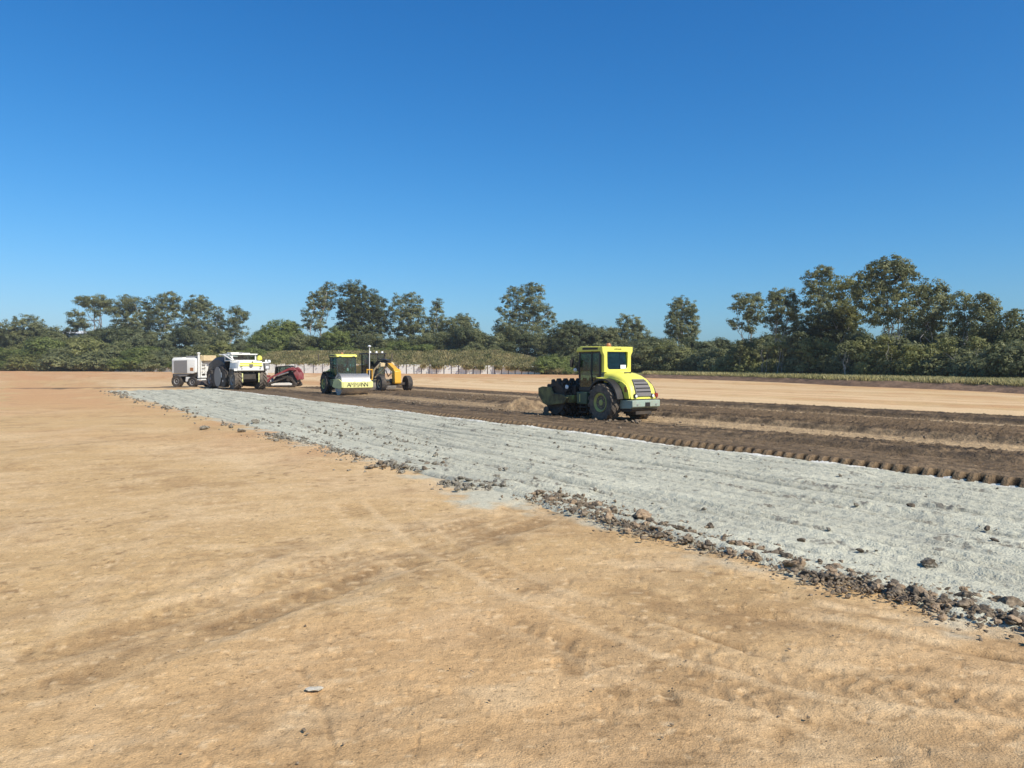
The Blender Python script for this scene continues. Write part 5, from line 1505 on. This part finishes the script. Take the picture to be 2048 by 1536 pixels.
px_tree('gum_tree', 'gum cut by the right frame edge', dr(2030), 768, [(2020, 628, 14, 10), (2040, 632, 18, 12), (2025, 650, 22, 18), (2055, 655, 24, 20), (2030, 685, 34, 24), (2070, 690, 30, 26)], ((2022, 768, 2028, 630, 3),), 'leaf_gum', 'bark', 0.9)
px_tree('wattle_tree', 'olive green low wattle with a forked trunk, left of the pair', dr(1635) - 5, 757, [(1635, 690, 30, 15), (1612, 700, 18, 14), (1660, 700, 20, 16), (1640, 715, 34, 14)], ((1656, 758, 1650, 700, 2.2), (1654, 758, 1625, 700, 1.6)), 'leaf_olive', 'bark_grey', 0.95)
px_tree('wattle_tree', 'olive green round wattle below the biggest right gum', dr(1735) - 4, 758, [(1738, 688, 28, 15), (1720, 700, 20, 16), (1758, 702, 20, 18), (1735, 718, 36, 16)], ((1734, 760, 1738, 695, 2.4),), 'leaf_olive', 'bark_grey', 0.95)
px_tree('wattle_tree', 'slim olive sapling at the left end of the grass verge', dr(1500) - 5, 754, [(1500, 690, 20, 16), (1505, 712, 22, 16)], ((1507, 756, 1502, 690, 1.6),), 'leaf_olive', 'bark_grey', 0.9)
for px_, yb, yt, lean in ((1478, 755, 690, 3), (1528, 756, 684, -3), (1556, 757, 676, 4), (1600, 758, 694, -2), (1688, 760, 690, 3), (1772, 762, 682, -4), (1812, 763, 690, 4), (1893, 765, 684, -3), (1950, 767, 680, 5), (2010, 769, 690, -4)):
    px_tree('sapling', 'slim pale trunked sapling standing in front of the scrub behind the grass verge', far_d(px_) + 12, yb, [(px_ + lean, yt, 11, 8), (px_ + lean - 8, yt + 12, 9, 8), (px_ + lean + 9, yt + 14, 9, 8)],
            ((px_, yb, px_ + lean, yt + 4, 1.5), (px_ + 3, yb, px_ + lean + 8, yt + 14, 1.0)), random.choice(('leaf_olive', 'leaf_gum')), 'bark', 0.6, None, None, 'saplings in front of the right scrub', 'sapling')
px_tree('shrub', 'small dark shrub standing alone on the grass verge', dr(1590) - 6, 764, [(1592, 754, 14, 7), (1602, 758, 9, 5)], (), 'leaf_dark', 'bark_grey', 0.9, .22, .5, cat='shrub')


# ---- fillers: a handful of bushes and trees, copied along the boundary
def proto(mat, seed, kind, bark='bark_grey'):
    rng = np.random.default_rng(seed)
    root = bpy.data.objects.new('shrub', None); COL.objects.link(root); root.empty_display_size = .2
    if kind == 'shrub':
        L = [((rng.normal() * .9, rng.normal() * .7, 1.1 + rng.random() * .9), (1.3 + rng.random() * .5, 1.2, .9 + .5 * rng.random())) for _ in range(5)] + [((0, 0, .9), (1.9, 1.7, .9))]
        hgt = 2.6
    else:
        L = [((rng.normal() * 1.2, rng.normal() * 1.0, 3.2 + rng.random() * 3.2), (1.7 + rng.random() * .8, 1.6, 1.2 + .7 * rng.random())) for _ in range(8)] + [((0, 0, 2.4), (2.4, 2.1, 1.6))]
        hgt = 7.0
    P, A, B, T = crown_leaves(L, .20 if kind == 'shrub' else .30, .62 if kind == 'shrub' else .95, 1.25, rng)
    quads_mesh('crown', P, A, B, T, M[mat], root)
    mb = MB()
    for (c, r) in L[:5]: limb(mb, (c[0] * .15, c[1] * .15, -.3), c, .11 if kind != 'shrub' else .06, .03, rng, 5, .06)
    mb.build('trunk', M[bark], root)
    return root, hgt


PRO = {}
for i, m in enumerate(('leaf_gum', 'leaf_mid', 'leaf_olive', 'leaf_dark', 'leaf_blue')):
    PRO[('shrub', i)] = proto(m, 900 + i, 'shrub'); PRO[('tree', i)] = proto(m, 950 + i, 'tree', 'bark')
USED = set()


def place(kind, i, px, extra, ytop, lab, cat, group, wide=1.0, zb=None):
    root, hgt = PRO[(kind, i)]
    x, y = far_pt(px, extra)
    if zb is None: zb = 0.3 if px > 1120 else float(np.interp(extra, [0, 6, 14, 200], [.6, 2.2, 2.6, 3.0]))
    zt = CAMZ + (HZ - ytop) / F * y
    s = max(.25, (zt - zb) / hgt)
    if (kind, i) in USED:
        o = root.copy(); COL.objects.link(o)
        for ch in list(root.children):
            c = ch.copy(); COL.objects.link(c); c.parent = o
    else:
        o = root; USED.add((kind, i))
    o.name = kind if kind == 'shrub' else 'background_tree'
    o.location = (x, y, zb - .1); o.rotation_euler = (0, 0, random.uniform(0, 6.28))
    o.scale = (s * wide, s * wide, s)
    for k in ('label', 'category', 'group'):
        if k in o: del o[k]
    tag(o, lab, cat, group)
    return o


def zone(px):
    if px < 500: return 0
    if px < 1120: return 1
    if px < 1440: return 2
    return 3


ZN = ['left of the machines', 'on the bank above the concrete wall', 'behind the padfoot roller', 'behind the grass verge on the right']
def weedtop(px): return np.interp(px, [-100, 0, 120, 260, 400, 520], [705, 700, 690, 700, 698, 706])
px = -160
while px < 520:      # left: a thicket of shrubs in two depths
    place('shrub', random.choice((1, 2, 2, 2, 0)), px, random.uniform(2, 5), weedtop(px) + random.uniform(8, 26), 'green shrub in the thicket along the left edge of the pad', 'shrub', 'shrubs of the left thicket', random.uniform(1.2, 1.9), 0.0)
    place('shrub', random.choice((0, 2, 4, 1)), px + 15, random.uniform(8, 14), weedtop(px) + random.uniform(-16, 6), 'taller shrub behind the thicket left of the machines', 'shrub', 'taller shrubs behind the left thicket', random.uniform(.9, 1.3))
    px += random.uniform(20, 32)
px = -200
while px < 2350:     # low trees that close the line behind the tall ones
    z = zone(px)
    yt = np.interp(px, [-200, 80, 110, 200, 240, 470, 500, 980, 1110, 1300, 1420, 1600, 2050], [664, 666, 669, 669, 667, 669, 676, 670, 668, 690, 688, 672, 664])
    if z == 0: mats = (0, 4, 3)
    elif z == 1: mats = (0, 3, 0)
    else: mats = (0, 4, 3, 2)
    place('tree', random.choice(mats), px, random.uniform(22, 38), yt + random.uniform(-9, 10), ['low background tree behind the left group of gums', 'low background tree behind the middle group of trees', 'low background tree behind the padfoot roller', 'low background tree behind the right group of gums'][z], 'tree', ['background trees left', 'background trees middle', 'background trees centre', 'background trees right'][z], random.uniform(.8, 1.25))
    px += random.uniform(24, 40)
px = 1170
while px < 2330:     # understory on the right
    place('shrub', random.choice((0, 4, 2, 0, 2)), px, random.uniform(15, 22), np.interp(px, [1170, 1450, 2050], [712, 706, 700]) + random.uniform(-18, 20), 'understory shrub below the gums behind the grass verge' if px > 1380 else 'understory shrub at the foot of the scrub behind the padfoot roller', 'shrub', 'understory shrubs of the right group' if px > 1380 else 'understory shrubs behind the padfoot roller', random.uniform(.8, 1.3))
    px += random.uniform(15, 25)
for k, px in enumerate((500, 522, 548, 625, 705, 760, 830, 850, 905, 950, 985, 1010)):
    place('shrub', random.choice((3, 0, 1)), px, random.uniform(14, 20), 694 + random.uniform(-8, 6), 'dark bush at the crest of the bank under the middle trees', 'shrub', 'bushes on the crest of the bank', random.uniform(1.1, 1.6), 4.2)
for px, yt in ((1092, 712), (1108, 722), (1122, 730), (1140, 738), (1160, 741)):
    place('shrub', 1, px, random.uniform(1, 4), yt, 'light green weed clump where the bank runs down behind the padfoot drum', 'shrub', 'weed clumps at the end of the bank', 1.2, 0.0)
for k, (kind, i) in enumerate(list(PRO)):
    if (kind, i) not in USED:
        root = PRO[(kind, i)][0]
        for ch in list(root.children): bpy.data.objects.remove(ch)
        bpy.data.objects.remove(root)


# ---- grass and weeds that nobody could count
def tufts(name, pts, hmin, hmax, mat, lab, per=5, wid=.05, seed=1):
    rng = np.random.default_rng(seed)
    pts = np.array(pts); n = len(pts) * per
    base = np.repeat(pts, per, 0) + rng.normal(size=(n, 3)) * np.array((.25, .25, .02))
    h = rng.uniform(hmin, hmax, n)[:, None]
    dirn = unit(rng.normal(size=(n, 3)) * np.array((.45, .45, 0)) + np.array((0, 0, 1)))
    side = unit(np.cross(dirn, rng.normal(size=(n, 3))))
    ct = np.repeat(0.35 + 0.45 * fbm(pts[:, 0] / 2.2, pts[:, 2] / 1.3, 3, seed + 40) + 0.3 * rng.random(len(pts)), per) + rng.random(n) * .25
    o = quads_mesh(name, base + dirn * h * .5, dirn * h * .5, side * (wid * h / hmax + wid * .4), ct, M[mat])
    return tag(o, lab, 'grass', kind='stuff')


pts = []
for _ in range(9000):
    px = random.uniform(470, 1125); e = random.random() ** 1.3 * 15
    x, y = far_pt(px, e)
    wallh = np.interp(px, [500, 560, 800, 1000, 1060, 1110, 1130], [1.9, 2.0, 1.8, 1.55, 1.35, 1.0, .5]); top = np.interp(px, [480, 560, 1000, 1090, 1170], [4.2, 4.7, 4.6, 2.6, .8])
    z = np.interp(e, [0, .25, 6, 12, 160], [wallh - .2, wallh - .1, wallh + (top - wallh) * .55, top, top + .4])
    pts.append((x, y, z))
tufts('bank_weeds', pts, .25, .8, 'weed', 'tall dry weeds and grass covering the bank above the concrete wall', 6, .13, 2)
pts = []
for _ in range(2600):     # weeds drooping over the wall top, in clumps
    px = random.uniform(840, 1120)
    if math.sin(px * .21) + math.sin(px * .087 + 1) < .2 and px < 1040: continue
    x, y = far_pt(px, random.uniform(-.55, .1)); wh = np.interp(px, [800, 1000, 1060, 1110], [1.8, 1.55, 1.2, .6])
    pts.append((x, y, wh - random.random() ** 1.6 * .75))
tufts('wall_weeds', pts, .3, .7, 'weed', 'weeds hanging in clumps over the top of the concrete wall', 4, .12, 3)
pts = []
for _ in range(9000):
    px = random.uniform(-150, 540); e = random.random() ** 1.2 * 9
    x, y = far_pt(px, e); pts.append((x, y, np.interp(e, [0, .25, 6, 12], [.0, .6, 1.6, 2.4]) if px > 215 else np.interp(e, [0, 6, 12], [0, 1.2, 2.2])))
tufts('left_weeds', pts, .4, 1.2, 'weed', 'weedy growth at the foot of the left thicket', 4, .16, 4)
pts = []
for _ in range(30000):
    px = 1290 + 1100 * random.random(); e = 3.0 + random.random() * 16
    x, y = far_pt(px, e)
    if float(perlin(np.array([x / 3.5]), np.array([y / 7.0]), 3)[0]) < -0.28 and random.random() < .75: continue
    pts.append((x, y, .45 + random.random() * .1))
tufts('verge_grass', pts, .18, .60, 'grass', 'seeding green grass on the verge along the right side of the pad', 6, .05, 5)

# ---- distant shed left
b0 = atd(75, 668, 300); b1 = atd(200, 668, 300)
sh = thing('shed', 'long low shed with pale flat roof behind the left trees', 'shed', (b0.x, 300, 0))
zt = CAMZ + (HZ - 666) / F * 300
wdt = b1.x - b0.x
b = MB().box((wdt / 2, 10, zt / 2), (wdt, 20, zt)); b.build('wall', M['shedwall'], sh)
b = MB(); b.box((wdt / 2, 10, zt + .25), (wdt + 1, 21, .9)); b.prism([(.5, zt + .5), (wdt * .25, zt + .5), (wdt * .25, zt + .7), (.5, zt + .7)], 3, 15); b.prism([(wdt * .55, zt + .5), (wdt * .75, zt + .5), (wdt * .7, zt + .9), (wdt * .6, zt + .9)], 3, 15)
b.build('roof', M['roofmetal'], sh)

# ------------------------------------------------------------------ air
hzm = bpy.data.materials.new('haze'); hzm.use_nodes = True
hn = hzm.node_tree; hn.nodes.remove(hn.nodes['Principled BSDF'])
pv = hn.nodes.new('ShaderNodeVolumePrincipled'); pv.inputs['Density'].default_value = HAZE
pv.inputs['Color'].default_value = (0.96, 0.96, 0.94, 1); pv.inputs['Anisotropy'].default_value = 0.2
hn.links.new(pv.outputs[0], hn.nodes['Material Output'].inputs['Volume'])
hb = MB().box((0, 130, 20.5), (1500, 560, 45)).build('haze', hzm, None, 0, 0)
hb['kind'] = 'stuff'

# ------------------------------------------------------------------ light
SUN = Vector((0.74, -0.67, 0)).normalized()
ELEV = R(43)
sd = Vector((SUN.x * math.cos(ELEV), SUN.y * math.cos(ELEV), math.sin(ELEV)))
sl = bpy.data.lights.new('sun', 'SUN'); sl.energy = 4.9; sl.angle = R(0.53); sl.color = (1.0, 0.955, 0.88)
so = bpy.data.objects.new('sun', sl); COL.objects.link(so)
so.rotation_euler = sd.to_track_quat('Z', 'Y').to_euler(); so.location = (60, -40, 80)
w = bpy.data.worlds.new('World'); scene.world = w; w.use_nodes = True
nt = w.node_tree
bg = nt.nodes['Background']
sky = nt.nodes.new('ShaderNodeTexSky'); sky.sky_type = 'NISHITA'; sky.sun_disc = False
sky.sun_elevation = ELEV; sky.sun_rotation = math.atan2(SUN.x, SUN.y)
sky.altitude = 0; sky.air_density = 1.0; sky.dust_density = 0.8; sky.ozone_density = 2.0
sep = nt.nodes.new('ShaderNodeSeparateColor'); com = nt.nodes.new('ShaderNodeCombineColor')
nt.links.new(sky.outputs[0], sep.inputs[0])
for i, (g_, k_) in enumerate(((1.84, 0.146), (1.13, 0.735), (0.92, 1.52))):     # deep clear-day blue
    pw = nt.nodes.new('ShaderNodeMath'); pw.operation = 'POWER'; pw.inputs[1].default_value = g_
    ml = nt.nodes.new('ShaderNodeMath'); ml.operation = 'MULTIPLY'; ml.inputs[1].default_value = k_
    mn = nt.nodes.new('ShaderNodeMath'); mn.operation = 'MINIMUM'; mn.inputs[1].default_value = 14.0
    nt.links.new(sep.outputs[i], pw.inputs[0]); nt.links.new(pw.outputs[0], ml.inputs[0])
    nt.links.new(ml.outputs[0], mn.inputs[0]); nt.links.new(mn.outputs[0], com.inputs[i])
nt.links.new(com.outputs[0], bg.inputs['Color'])
bg.inputs['Strength'].default_value = 0.10
vs = scene.view_settings
vs.view_transform = 'Standard'; vs.look = 'None'; vs.exposure = 0.09; vs.gamma = 1.0; vs.use_curve_mapping = False
scene.render.film_transparent = False
